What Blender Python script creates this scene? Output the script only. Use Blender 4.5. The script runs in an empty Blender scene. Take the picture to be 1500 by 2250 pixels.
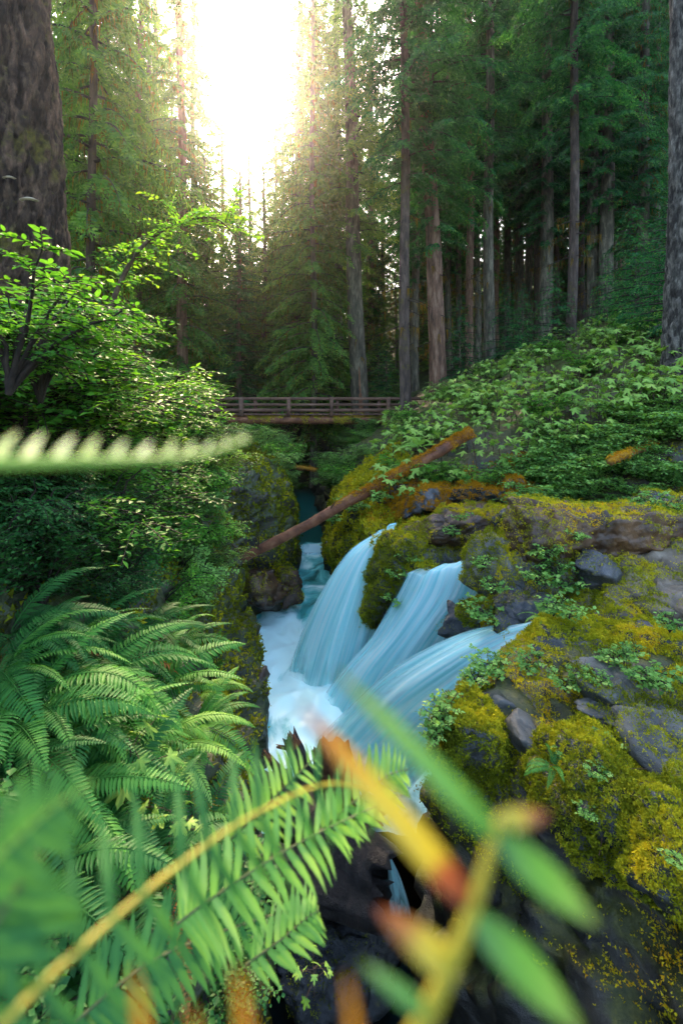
import bpy, math, random
import numpy as np
from mathutils import Vector, Matrix, Euler

rnd = random.Random(7)
rng = np.random.default_rng(7)
R = math.radians
SC = bpy.context.scene
COL = SC.collection

# ------------------------------------------------------------------ camera
F = 1050.0                      # focal length in photograph pixels
HY = 875.0                      # horizon row in the photograph
cam_d = bpy.data.cameras.new('camera')
cam = bpy.data.objects.new('camera', cam_d)
COL.objects.link(cam)
cam.location = (0, 0, 0)
cam.rotation_euler = (R(90), 0, 0)
cam_d.sensor_fit = 'VERTICAL'
cam_d.sensor_height = 36.0
cam_d.sensor_width = 24.0
cam_d.lens = F / 2250.0 * 36.0
cam_d.shift_y = -(1125.0 - HY) / 2250.0
cam_d.clip_start = 0.02
cam_d.clip_end = 1000.0
cam_d.dof.use_dof = True
cam_d.dof.focus_distance = 7.0
cam_d.dof.aperture_fstop = 2.2
SC.camera = cam

# ------------------------------------------------------------------ sky, sun, exposure
SUN_EL, SUN_AZ = R(34.0), R(-11.0)
W = bpy.data.worlds.new('World'); SC.world = W; W.use_nodes = True
wn = W.node_tree.nodes; wl = W.node_tree.links
sky = wn.new('ShaderNodeTexSky'); sky.sky_type = 'NISHITA'; sky.sun_disc = False
sky.sun_elevation = SUN_EL; sky.sun_rotation = SUN_AZ
sky.air_density = 1.0; sky.dust_density = 4.0; sky.ozone_density = 1.0
wl.new(sky.outputs['Color'], wn['Background'].inputs['Color'])
wn['Background'].inputs['Strength'].default_value = 0.15
sd = bpy.data.lights.new('sun', 'SUN'); so = bpy.data.objects.new('sun', sd); COL.objects.link(so)
S = Vector((math.sin(SUN_AZ)*math.cos(SUN_EL), math.cos(SUN_AZ)*math.cos(SUN_EL), math.sin(SUN_EL)))
so.rotation_euler = S.to_track_quat('Z', 'Y').to_euler()
so.location = S*60
sd.energy = 2.2; sd.angle = R(5); sd.color = (1.0, 0.71, 0.44)
SC.view_settings.view_transform = 'Standard'; SC.view_settings.look = 'None'
SC.view_settings.exposure = 2.85; SC.view_settings.gamma = 1.0
cy = SC.cycles
SC.render.engine = 'CYCLES'
cy.use_denoising = True
cy.max_bounces = 5; cy.diffuse_bounces = 3; cy.glossy_bounces = 2; cy.transmission_bounces = 4
cy.transparent_max_bounces = 10; cy.volume_bounces = 0
cy.use_adaptive_sampling = True; cy.adaptive_threshold = 0.02
cy.sample_clamp_indirect = 4.0
cy.caustics_reflective = False; cy.caustics_refractive = False

def P(px, py, y):
    """photograph pixel + distance -> point"""
    return np.array([(px-750.0)/F*y, y, (HY-py)/F*y])

# ------------------------------------------------------------------ noise
def _h(ix, iy, iz, seed):
    with np.errstate(over='ignore'):
        h = (ix.astype(np.uint32)*np.uint32(374761393) + iy.astype(np.uint32)*np.uint32(668265263)
             + iz.astype(np.uint32)*np.uint32(2147483647) + np.uint32(seed)*np.uint32(974634757))
        h = (h ^ (h >> np.uint32(13)))*np.uint32(1274126177)
        h = (h ^ (h >> np.uint32(16)))*np.uint32(2246822519)
        h = h ^ (h >> np.uint32(13))
    return h.astype(np.float64)/4294967295.0

def vnoise(p, seed=0):
    p = np.asarray(p, float)
    i = np.floor(p).astype(np.int64); f = p - i
    u = f*f*f*(f*(f*6-15)+10)
    out = 0
    for dx in (0, 1):
        for dy in (0, 1):
            for dz in (0, 1):
                w = (u[..., 0] if dx else 1-u[..., 0])*(u[..., 1] if dy else 1-u[..., 1])*(u[..., 2] if dz else 1-u[..., 2])
                out = out + w*_h(i[..., 0]+dx+1000, i[..., 1]+dy+1000, i[..., 2]+dz+1000, seed)
    return out*2-1

def fbm(p, octv=4, seed=0):
    a, s, o = 1.0, 1.0, 0
    for k in range(octv):
        o = o + a*vnoise(np.asarray(p)*s, seed+k*17); a *= .5; s *= 2.03
    return o

def worley(p, seed=0):
    """random value of the nearest cell and the F2-F1 gap"""
    i = np.floor(p).astype(np.int64)
    b1 = np.full(p.shape[:-1], 9.0); b2 = b1.copy(); val = np.zeros_like(b1)
    for dx in (-1, 0, 1):
        for dy in (-1, 0, 1):
            for dz in (-1, 0, 1):
                c = i+np.array([dx, dy, dz])
                a = (c[..., 0]+1000, c[..., 1]+1000, c[..., 2]+1000)
                q = c+np.stack([_h(*a, seed), _h(*a, seed+1), _h(*a, seed+2)], -1)
                d = np.linalg.norm(p-q, axis=-1); hv = _h(*a, seed+3)
                m = d < b1
                b2 = np.where(m, b1, np.minimum(b2, d)); val = np.where(m, hv, val); b1 = np.where(m, d, b1)
    return val, b2-b1

# ------------------------------------------------------------------ mesh helpers
def mesh(name, V, Fs, tint=None, uv=None, smooth=False):
    """Fs: one index array (M,k) or a list of them"""
    if not isinstance(Fs, (list, tuple)): Fs = [Fs]
    Fs = [np.asarray(f, np.int32) for f in Fs if len(f)]
    V = np.asarray(V, np.float32)
    me = bpy.data.meshes.new(name)
    me.vertices.add(len(V)); me.vertices.foreach_set('co', V.ravel())
    li = np.concatenate([f.ravel() for f in Fs])
    tot = np.concatenate([np.full(len(f), f.shape[1], np.int32) for f in Fs])
    st = np.concatenate([[0], np.cumsum(tot)[:-1]]).astype(np.int32)
    me.loops.add(len(li)); me.loops.foreach_set('vertex_index', li)
    me.polygons.add(len(tot)); me.polygons.foreach_set('loop_start', st)
    me.polygons.foreach_set('loop_total', tot)
    if smooth: me.polygons.foreach_set('use_smooth', np.ones(len(tot), bool))
    me.update(calc_edges=True)
    if tint is not None:
        a = me.attributes.new('tint', 'FLOAT', 'POINT'); a.data.foreach_set('value', np.asarray(tint, np.float32))
    if uv is not None:
        l = me.uv_layers.new(name='UVMap'); l.data.foreach_set('uv', np.asarray(uv, np.float32)[li].ravel())
    return me

def link(name, me, mat=None, parent=None, loc=None, rot=None, scale=None):
    o = bpy.data.objects.new(name, me)
    if mat is not None and me is not None and len(me.materials) == 0: me.materials.append(mat)
    COL.objects.link(o)
    if parent is not None: o.parent = parent
    if loc is not None: o.location = loc
    if rot is not None: o.rotation_euler = rot
    if scale is not None: o.scale = scale if hasattr(scale, '__len__') else (scale,)*3
    return o

def tag(o, label, cat=None, group=None, kind=None):
    if label: o['label'] = label
    if cat: o['category'] = cat
    if group: o['group'] = group
    if kind: o['kind'] = kind
    return o

def thing(name, label, cat, loc=(0, 0, 0), rz=0, scale=1, group=None):
    o = link(name, None, None, None, loc, (0, 0, rz), scale)
    return tag(o, label, cat, group)

class MB:
    """collects arrays into one mesh"""
    def __init__(s): s.V = []; s.F = {}; s.T = []; s.n = 0
    def add(s, V, F_, t=0.5):
        V = np.asarray(V, float)
        F_ = np.asarray(F_)
        s.V.append(V); s.F.setdefault(F_.shape[1], []).append(F_+s.n)
        s.T.append(np.full(len(V), t) if np.isscalar(t) else np.asarray(t)); s.n += len(V)
    def mesh(s, name, smooth=False):
        return mesh(name, np.concatenate(s.V), [np.concatenate(f) for f in s.F.values()], np.concatenate(s.T), None, smooth)

def unit(v):
    v = np.asarray(v, float); return v/np.maximum(np.linalg.norm(v, axis=-1, keepdims=True), 1e-9)

def tube(pts, rad, n=8, cap=True):
    pts = np.asarray(pts, float); rad = np.broadcast_to(np.asarray(rad, float), (len(pts),))
    t = unit(np.gradient(pts, axis=0))
    ref = np.array([0, 0, 1.0]) if abs(t[0, 2]) < .85 else np.array([1.0, 0, 0])
    a = unit(np.cross(t, ref)); b = np.cross(t, a)
    th = np.arange(n)*2*math.pi/n
    V = pts[:, None]+rad[:, None, None]*(np.cos(th)[None, :, None]*a[:, None]+np.sin(th)[None, :, None]*b[:, None])
    m = len(pts); i = np.arange(m-1)[:, None]*n; j = np.arange(n)[None]; k = (j+1) % n
    Q = np.stack([i+j, i+k, i+n+k, i+n+j], -1).reshape(-1, 4)
    V = V.reshape(-1, 3)
    if cap:
        V = np.concatenate([V, pts[[0, -1]]]); c0 = m*n
        q0 = np.stack([np.full(n, c0), (np.arange(n)+1) % n, np.arange(n), np.full(n, c0)], -1)
        e = (m-1)*n
        q1 = np.stack([np.full(n, c0+1), e+np.arange(n), e+(np.arange(n)+1) % n, np.full(n, c0+1)], -1)
        return V, Q, np.concatenate([q0[:, :3], q1[:, :3]])
    return V, Q, np.zeros((0, 3), int)

def add_tube(mb, pts, rad, n=6, t=0.5, cap=True):
    V, Q, T = tube(pts, rad, n, cap)
    o = mb.n
    mb.add(V, Q, t)
    if len(T): mb.F.setdefault(3, []).append(T+o)

def box(mb, c, d, rot=None, t=.5, bev=.0):
    x, y, z = np.asarray(d)/2
    V = np.array([[sx*x, sy*y, sz*z] for sz in (-1, 1) for sy in (-1, 1) for sx in (-1, 1)], float)
    if rot is not None: V = V @ np.array(Euler(rot).to_matrix()).T
    V = V+np.asarray(c)
    mb.add(V, [[0, 2, 3, 1], [4, 5, 7, 6], [0, 1, 5, 4], [2, 6, 7, 3], [0, 4, 6, 2], [1, 3, 7, 5]], t)

def leaves(Pb, D, N, L, Wd, fold=.25, six=False):
    """rhombic leaves folded on the midrib; Pb,D,N (n,3); L,Wd (n,)"""
    D = unit(D); Sd = unit(np.cross(D, N)); N = np.cross(Sd, D)
    L = np.asarray(L)[:, None]; Wd = np.asarray(Wd)[:, None]
    n = len(Pb); k = np.arange(n)[:, None]
    if not six:
        V = np.stack([Pb, Pb+D*L*.45+Sd*Wd*.5+N*Wd*fold, Pb+D*L-N*L*.08, Pb+D*L*.45-Sd*Wd*.5+N*Wd*fold], 1).reshape(-1, 3)
        T = np.concatenate([k*4+[0, 1, 2], k*4+[0, 2, 3]])
        return V, T, 4
    V = np.stack([Pb, Pb+D*L*.28+Sd*Wd*.46+N*Wd*fold, Pb+D*L*.68+Sd*Wd*.36+N*Wd*fold*.8, Pb+D*L-N*L*.1,
                  Pb+D*L*.68-Sd*Wd*.36+N*Wd*fold*.8, Pb+D*L*.28-Sd*Wd*.46+N*Wd*fold, Pb+D*L*.5], 1).reshape(-1, 3)
    T = np.concatenate([k*7+[0, 1, 6], k*7+[1, 2, 6], k*7+[2, 3, 6], k*7+[6, 3, 4], k*7+[6, 4, 5], k*7+[0, 6, 5]])
    return V, T, 7

# ------------------------------------------------------------------ materials
def newmat(name):
    m = bpy.data.materials.new(name); m.use_nodes = True
    nt = m.node_tree; nt.nodes.clear()
    out = nt.nodes.new('ShaderNodeOutputMaterial')
    return m, nt, out

def ramp(nt, stops, fac=None):
    r = nt.nodes.new('ShaderNodeValToRGB')
    els = r.color_ramp.elements
    while len(els) < len(stops): els.new(.5)
    for e, (p, c) in zip(els, stops): e.position = p; e.color = (*c, 1)
    if fac is not None: nt.links.new(fac, r.inputs['Fac'])
    return r

def N_(nt, t, **kw):
    n = nt.nodes.new(t)
    for k, v in kw.items(): setattr(n, k, v)
    return n

def noise(nt, scale, detail=4, rough=.6, vec=None, dist=0):
    n = nt.nodes.new('ShaderNodeTexNoise')
    n.inputs['Scale'].default_value = scale; n.inputs['Detail'].default_value = detail
    n.inputs['Roughness'].default_value = rough; n.inputs['Distortion'].default_value = dist
    if vec is not None: nt.links.new(vec, n.inputs['Vector'])
    return n

def math_(nt, op, a, b=None):
    n = nt.nodes.new('ShaderNodeMath'); n.operation = op
    for i, v in enumerate((a, b)):
        if v is None: continue
        if isinstance(v, (int, float)): n.inputs[i].default_value = v
        else: nt.links.new(v, n.inputs[i])
    return n.outputs[0]

def leaf_mat(name, stops, trans=.4, rough=.45, spec=.4, tcol=None, objvar=.25):
    """tinted leaf: the 'tint' attribute picks the colour, light passes through"""
    m, nt, out = newmat(name)
    at = N_(nt, 'ShaderNodeAttribute', attribute_name='tint')
    oi = N_(nt, 'ShaderNodeObjectInfo')
    v = math_(nt, 'ADD', at.outputs['Fac'], math_(nt, 'MULTIPLY', math_(nt, 'SUBTRACT', oi.outputs['Random'], .5), objvar))
    r = ramp(nt, stops, v)
    p = N_(nt, 'ShaderNodeBsdfPrincipled')
    p.inputs['Roughness'].default_value = rough
    p.inputs['Specular IOR Level'].default_value = spec
    p.inputs['Roughness'].default_value = max(rough, .5); p.inputs['Specular IOR Level'].default_value = spec*.25
    nt.links.new(r.outputs[0], p.inputs['Base Color'])
    tr = N_(nt, 'ShaderNodeBsdfTranslucent')
    mx = N_(nt, 'ShaderNodeMix', data_type='RGBA', blend_type='MULTIPLY')
    mx.inputs['Factor'].default_value = 1
    nt.links.new(r.outputs[0], mx.inputs['A']); mx.inputs['B'].default_value = (*(tcol or (1.7, 1.5, .6)), 1)
    nt.links.new(mx.outputs['Result'], tr.inputs['Color'])
    ms = N_(nt, 'ShaderNodeMixShader'); ms.inputs[0].default_value = trans
    nt.links.new(p.outputs[0], ms.inputs[1]); nt.links.new(tr.outputs[0], ms.inputs[2])
    nt.links.new(ms.outputs[0], out.inputs['Surface'])
    return m

def surf_mat(name, stops, scale=3, detail=6, rough=.8, bump=.3, bscale=None, stretch=(1, 1, 1), coord='Object',
             plate=None, moss=None, moss_lo=.25, moss_hi=.6, moss_amt=1.0, spec=.3, mscale=2.0, rvar=0):
    """rock / bark / wood with optional moss on faces that look up"""
    m, nt, out = newmat(name)
    tc = N_(nt, 'ShaderNodeTexCoord'); mp = N_(nt, 'ShaderNodeMapping')
    mp.inputs['Scale'].default_value = stretch
    nt.links.new(tc.outputs[coord], mp.inputs['Vector'])
    n1 = noise(nt, scale, detail, .65, mp.outputs[0], .3)
    r = ramp(nt, stops, n1.outputs['Fac'])
    col = r.outputs[0]
    if plate:
        at = N_(nt, 'ShaderNodeAttribute', attribute_name='tint'); rp = ramp(nt, plate, at.outputs['Fac'])
        mx0 = N_(nt, 'ShaderNodeMix', data_type='RGBA', blend_type='MULTIPLY'); mx0.inputs['Factor'].default_value = 1
        nt.links.new(col, mx0.inputs['A']); nt.links.new(rp.outputs[0], mx0.inputs['B']); col = mx0.outputs['Result']
    p = N_(nt, 'ShaderNodeBsdfPrincipled')
    p.inputs['Roughness'].default_value = rough; p.inputs['Specular IOR Level'].default_value = spec
    if rvar:
        n3 = noise(nt, scale*.7, 3, .5, mp.outputs[0])
        nt.links.new(math_(nt, 'ADD', math_(nt, 'MULTIPLY', n3.outputs['Fac'], rvar), rough-rvar*.5), p.inputs['Roughness'])
    if moss:
        g = N_(nt, 'ShaderNodeNewGeometry'); sp = N_(nt, 'ShaderNodeSeparateXYZ')
        nt.links.new(g.outputs['Normal'], sp.inputs[0])
        n2 = noise(nt, mscale, 5, .65, tc.outputs[coord])
        v = math_(nt, 'ADD', math_(nt, 'MULTIPLY', sp.outputs['Z'], .5), math_(nt, 'MULTIPLY', math_(nt, 'SUBTRACT', n2.outputs['Fac'], .5), 1.9))
        mr = N_(nt, 'ShaderNodeMapRange', interpolation_type='SMOOTHSTEP')
        nt.links.new(v, mr.inputs['Value']); mr.inputs['From Min'].default_value = moss_lo; mr.inputs['From Max'].default_value = moss_hi
        mr.inputs['To Max'].default_value = moss_amt
        n4 = noise(nt, 14, 4, .7, tc.outputs[coord])
        mc = ramp(nt, moss, n4.outputs['Fac'])
        mx = N_(nt, 'ShaderNodeMix', data_type='RGBA')
        nt.links.new(mr.outputs[0], mx.inputs['Factor']); nt.links.new(col, mx.inputs['A']); nt.links.new(mc.outputs[0], mx.inputs['B'])
        col = mx.outputs['Result']
    nt.links.new(col, p.inputs['Base Color'])
    nb = noise(nt, bscale or scale*3, 8, .7, mp.outputs[0])
    b = N_(nt, 'ShaderNodeBump'); b.inputs['Strength'].default_value = bump; b.inputs['Distance'].default_value = .08
    nt.links.new(nb.outputs['Fac'], b.inputs['Height']); nt.links.new(b.outputs[0], p.inputs['Normal'])
    nt.links.new(p.outputs[0], out.inputs['Surface'])
    return m

MOSSC = [(.3, (.05, .05, .008)), (.5, (.16, .15, .015)), (.7, (.30, .23, .02))]
M = {}
M['bank'] = surf_mat('bank_rock', [(.3, (.008, .009, .009)), (.5, (.026, .025, .022)), (.7, (.07, .058, .042))], 1.6, 8, .45, .6, 6,
                     moss=[(.3, (.02, .028, .006)), (.55, (.055, .06, .01)), (.75, (.12, .11, .015))], moss_lo=.05, moss_hi=.5, rvar=.3, spec=.5)
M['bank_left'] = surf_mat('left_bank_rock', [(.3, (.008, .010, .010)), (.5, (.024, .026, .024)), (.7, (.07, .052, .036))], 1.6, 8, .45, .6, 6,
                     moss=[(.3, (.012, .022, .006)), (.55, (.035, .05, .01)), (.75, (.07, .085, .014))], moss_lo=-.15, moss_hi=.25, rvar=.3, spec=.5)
M['soil'] = surf_mat('forest_soil', [(.3, (.012, .012, .006)), (.55, (.03, .028, .012)), (.75, (.05, .05, .015))], 2.5, 6, .9, .5,
                     moss=[(.3, (.02, .04, .008)), (.6, (.05, .08, .012)), (.8, (.09, .10, .015))], moss_lo=.2, moss_hi=.7)
ROCKM = [(.3, (.06, .07, .009)), (.55, (.18, .18, .014)), (.75, (.32, .28, .018))]
M['rock_grey'] = surf_mat('grey_rock', [(.32, (.02, .024, .024)), (.5, (.075, .08, .074)), (.68, (.17, .17, .15))], 2.6, 9, .5, .45, 9,
                          moss=ROCKM, moss_lo=.55, moss_hi=.8, rvar=.3, spec=.45)
M['rock_tan'] = surf_mat('tan_rock', [(.32, (.04, .032, .022)), (.5, (.13, .105, .072)), (.68, (.25, .21, .155))], 2.2, 9, .55, .4, 8,
                         moss=ROCKM, moss_lo=.55, moss_hi=.8, rvar=.3, spec=.4)
M['rock_brown'] = surf_mat('brown_rock', [(.32, (.014, .009, .006)), (.5, (.06, .032, .016)), (.68, (.17, .09, .042))], 1.8, 9, .36, .5, 7,
                           moss=ROCKM, moss_lo=.55, moss_hi=.8, rvar=.35, spec=.5)
M['rock_wet'] = surf_mat('wet_rock', [(.3, (.012, .014, .016)), (.55, (.04, .045, .05)), (.75, (.10, .10, .095))], 2.4, 9, .28, .6, 8,
                         moss=ROCKM, moss_lo=.55, moss_hi=.8, rvar=.25, spec=.6)
M['bark'] = surf_mat('bark', [(.32, (.022, .02, .014)), (.5, (.085, .074, .048)), (.66, (.21, .18, .12))], 5, 8, .9, 1.0, 11,
                     stretch=(1, 1, .22))
M['bark_plate'] = surf_mat('plated_bark', [(.32, (.03, .03, .026)), (.5, (.085, .08, .068)), (.66, (.2, .19, .165))], 9, 8, .9, 1.0, 22, stretch=(1, 1, .35), plate=[(.2, (.35, .33, .32)), (.5, (.9, .88, .85)), (.8, (1.3, 1.25, 1.2))])
M['bark_plate_moss'] = surf_mat('plated_mossy_bark', [(.32, (.016, .011, .008)), (.5, (.055, .036, .024)), (.66, (.13, .09, .06))], 9, 8, .9, 1.0, 20, stretch=(1, 1, .4), plate=[(.2, (.4, .35, .32)), (.5, (.9, .88, .85)), (.8, (1.4, 1.25, 1.2))],
                          moss=[(.3, (.05, .045, .008)), (.6, (.14, .12, .014)), (.8, (.24, .19, .02))], moss_lo=.05, moss_hi=.4, moss_amt=.85, mscale=1.6)
M['bark_red'] = surf_mat('red_bark', [(.32, (.04, .024, .016)), (.5, (.15, .08, .048)), (.68, (.28, .18, .12))], 5, 8, .9, 1.0, 11,
                         stretch=(1, 1, .22), moss=MOSSC, moss_lo=.35, moss_hi=.75, moss_amt=.5)
M['bark_moss'] = surf_mat('mossy_bark', [(.3, (.018, .014, .012)), (.5, (.065, .045, .034)), (.72, (.15, .11, .085))], 6, 8, .9, 1.0, 10,
                          stretch=(1, 1, .25), moss=[(.3, (.04, .035, .008)), (.6, (.12, .10, .014)), (.8, (.2, .15, .02))],
                          moss_lo=.08, moss_hi=.35, moss_amt=.85, mscale=1.4)
M['log'] = surf_mat('log_wood', [(.3, (.045, .02, .012)), (.5, (.16, .06, .028)), (.72, (.28, .13, .065))], 3, 8, .6, .6, 9,
                    stretch=(1, 1, 1), moss=[(.3, (.12, .06, .006)), (.55, (.30, .16, .01)), (.75, (.42, .25, .015))], moss_lo=.42, moss_hi=.7, mscale=1.1)
M['mosslog'] = surf_mat('moss_log', [(.3, (.06, .03, .012)), (.6, (.2, .1, .03))], 3, 8, .8, .6, 9,
                        moss=[(.3, (.14, .07, .006)), (.55, (.34, .17, .01)), (.75, (.45, .27, .015))], moss_lo=-.1, moss_hi=.25, mscale=2)
M['driftwood'] = surf_mat('driftwood', [(.3, (.008, .007, .007)), (.55, (.03, .024, .022)), (.78, (.11, .075, .055))], 4, 8, .4, 1.0, 14,
                          stretch=(1, 1, .3), rvar=.3, spec=.6)
M['brokenwood'] = surf_mat('broken_wood', [(.3, (.05, .02, .01)), (.55, (.2, .08, .03)), (.78, (.36, .2, .11))], 6, 8, .6, 1.0, 14, stretch=(1, 1, .2))
M['plank'] = surf_mat('bridge_plank', [(.3, (.05, .028, .019)), (.55, (.15, .08, .05)), (.78, (.27, .17, .12))], 5, 6, .75, .4, 14, stretch=(.15, 1, 1))
M['post'] = surf_mat('bridge_post', [(.3, (.05, .03, .022)), (.55, (.15, .085, .055)), (.78, (.26, .17, .12))], 5, 6, .75, .4, 14, stretch=(1, 1, .2))
M['metal'] = surf_mat('bolt_metal', [(.3, (.02, .02, .02)), (.7, (.06, .055, .05))], 20, 3, .5, .1)
M['wood'] = surf_mat('twig', [(.3, (.03, .02, .013)), (.55, (.09, .058, .035)), (.75, (.16, .11, .07))], 8, 5, .85, .4)
M['darkwood'] = surf_mat('dark_twig', [(.3, (.012, .009, .007)), (.6, (.04, .028, .02))], 8, 5, .85, .4)
M['fungus'] = surf_mat('bracket_fungus', [(.3, (.25, .17, .10)), (.7, (.5, .42, .3))], 9, 4, .7, .2)
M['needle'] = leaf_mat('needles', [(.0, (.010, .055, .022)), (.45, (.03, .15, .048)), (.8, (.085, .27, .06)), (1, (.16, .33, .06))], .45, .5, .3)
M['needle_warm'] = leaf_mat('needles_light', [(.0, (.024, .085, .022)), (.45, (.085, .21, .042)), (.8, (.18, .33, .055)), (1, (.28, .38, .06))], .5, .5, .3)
M['hang'] = leaf_mat('hanging_moss', [(0, (.05, .04, .008)), (.5, (.13, .095, .015)), (1, (.24, .15, .02))], .5, .9, .05, (1.5, 1.2, .5))
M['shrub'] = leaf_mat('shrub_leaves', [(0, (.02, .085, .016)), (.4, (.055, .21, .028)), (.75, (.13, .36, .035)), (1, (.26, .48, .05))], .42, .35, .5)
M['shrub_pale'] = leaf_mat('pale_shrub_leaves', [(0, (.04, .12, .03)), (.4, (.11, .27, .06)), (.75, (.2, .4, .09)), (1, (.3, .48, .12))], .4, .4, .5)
M['club'] = leaf_mat('broad_leaves', [(0, (.05, .13, .02)), (.4, (.14, .28, .05)), (.75, (.25, .42, .08)), (1, (.36, .5, .11))], .35, .4, .5, (1.3, 1.4, .6), .6)
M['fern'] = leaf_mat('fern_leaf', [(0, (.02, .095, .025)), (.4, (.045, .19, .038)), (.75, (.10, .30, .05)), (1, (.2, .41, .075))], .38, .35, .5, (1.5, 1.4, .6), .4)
M['fern_dark_shade'] = leaf_mat('fern_shade_leaf', [(0, (.014, .07, .022)), (.5, (.034, .14, .034)), (1, (.07, .22, .045))], .35, .35, .5)  # dark fern green, also painted shade on the hollow bushes
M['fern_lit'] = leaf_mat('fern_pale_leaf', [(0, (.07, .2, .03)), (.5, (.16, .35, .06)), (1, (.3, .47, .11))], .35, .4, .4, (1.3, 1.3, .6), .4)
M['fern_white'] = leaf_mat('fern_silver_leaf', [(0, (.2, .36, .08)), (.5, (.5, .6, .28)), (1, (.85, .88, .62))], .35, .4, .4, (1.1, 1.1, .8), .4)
M['fern_orange'] = leaf_mat('fern_autumn_leaf', [(0, (.12, .03, .01)), (.35, (.22, .07, .01)), (.6, (.32, .15, .012)), (1, (.3, .2, .02))], .35, .5, .3, (1.2, 1.0, .5), .2)
M['fern_brown'] = leaf_mat('fern_dead_leaf', [(0, (.07, .03, .012)), (.5, (.17, .08, .025)), (1, (.28, .15, .05))], .3, .7, .2, (1.2, 1.0, .6), .3)
M['rachis'] = surf_mat('fern_rib', [(.3, (.22, .2, .02)), (.7, (.45, .36, .03))], 12, 3, .5, .1)
M['rachis_green'] = surf_mat('fern_rib_green', [(.3, (.14, .26, .03)), (.7, (.3, .42, .06))], 12, 3, .5, .1)
M['rachis_dark'] = surf_mat('fern_rib_brown', [(.3, (.05, .06, .02)), (.7, (.13, .15, .04))], 12, 3, .5, .1)
M['moss'] = leaf_mat('moss_tufts', [(0, (.07, .09, .008)), (.3, (.2, .24, .015)), (.6, (.42, .41, .02)), (.85, (.6, .48, .022)), (1, (.6, .32, .015))], .3, .8, .1, (1.4, 1.2, .4), .15)
M['moss_orange'] = leaf_mat('orange_moss_tufts', [(0, (.09, .05, .005)), (.4, (.3, .15, .01)), (.7, (.45, .22, .012)), (1, (.5, .3, .016))], .3, .8, .1, (1.3, 1.1, .4), .1)

def water_mat(name, deep, mid, foam, lo, hi, alpha_edge=False, su=26, sv=1.3):
    m, nt, out = newmat(name)
    p = N_(nt, 'ShaderNodeBsdfPrincipled'); p.inputs['Roughness'].default_value = .35; p.inputs['Specular IOR Level'].default_value = .4
    p.inputs['IOR'].default_value = 1.33
    tc = N_(nt, 'ShaderNodeTexCoord'); mp = N_(nt, 'ShaderNodeMapping')
    if alpha_edge:
        nt.links.new(tc.outputs['UV'], mp.inputs['Vector']); mp.inputs['Scale'].default_value = (su, sv, 1)
        n = noise(nt, 1, 6, .62, mp.outputs[0], .25)
        r = ramp(nt, [(lo, deep), ((lo+hi)/2, mid), (hi, foam)], n.outputs['Fac'])
        sx = N_(nt, 'ShaderNodeSeparateXYZ'); nt.links.new(tc.outputs['UV'], sx.inputs[0])
        # thin at both sides, full in the middle; torn by the streak noise
        e = math_(nt, 'MULTIPLY', math_(nt, 'MULTIPLY', sx.outputs['X'], math_(nt, 'SUBTRACT', 1.0, sx.outputs['X'])), 4)
        at = N_(nt, 'ShaderNodeAttribute', attribute_name='tint')
        a = math_(nt, 'ADD', math_(nt, 'ADD', math_(nt, 'MULTIPLY', e, 4.2), .1), math_(nt, 'MULTIPLY', math_(nt, 'SUBTRACT', n.outputs['Fac'], .5), 3.4))
        a = math_(nt, 'MULTIPLY', math_(nt, 'SUBTRACT', a, -.1), at.outputs['Fac'])
        cl = N_(nt, 'ShaderNodeClamp'); nt.links.new(a, cl.inputs[0])
        tr = N_(nt, 'ShaderNodeBsdfTranslucent'); nt.links.new(r.outputs[0], tr.inputs['Color'])
        ms = N_(nt, 'ShaderNodeMixShader'); ms.inputs[0].default_value = .45
        nt.links.new(p.outputs[0], ms.inputs[1]); nt.links.new(tr.outputs[0], ms.inputs[2])
        tp = N_(nt, 'ShaderNodeBsdfTransparent'); mt = N_(nt, 'ShaderNodeMixShader')
        nt.links.new(cl.outputs[0], mt.inputs[0]); nt.links.new(tp.outputs[0], mt.inputs[1]); nt.links.new(ms.outputs[0], mt.inputs[2])
        nt.links.new(mt.outputs[0], out.inputs['Surface'])
    else:
        nt.links.new(tc.outputs['Object'], mp.inputs['Vector']); mp.inputs['Scale'].default_value = (1, .55, 1)
        n = noise(nt, 1.1, 7, .62, mp.outputs[0], 1.4)
        at = N_(nt, 'ShaderNodeAttribute', attribute_name='tint')
        v = math_(nt, 'ADD', n.outputs['Fac'], math_(nt, 'SUBTRACT', at.outputs['Fac'], .5))
        r = ramp(nt, [(lo, deep), ((lo+hi)/2, mid), (hi, foam)], v)
        nt.links.new(p.outputs[0], out.inputs['Surface'])
        p.inputs['Roughness'].default_value = .3
    nt.links.new(r.outputs[0], p.inputs['Base Color'])
    b = N_(nt, 'ShaderNodeBump'); b.inputs['Strength'].default_value = .2; b.inputs['Distance'].default_value = .03
    nt.links.new(n.outputs['Fac'], b.inputs['Height']); nt.links.new(b.outputs[0], p.inputs['Normal'])
    return m
M['river'] = water_mat('river_water', (.004, .10, .085), (.10, .52, .51), (.62, .93, .92), .36, .66)
M['fall'] = water_mat('falling_water', (.20, .70, .74), (.46, .90, .93), (.80, .99, 1.0), .24, .62, True)
M['pool'] = water_mat('dark_water', (.003, .012, .014), (.006, .03, .035), (.03, .13, .15), .45, .85)

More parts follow.
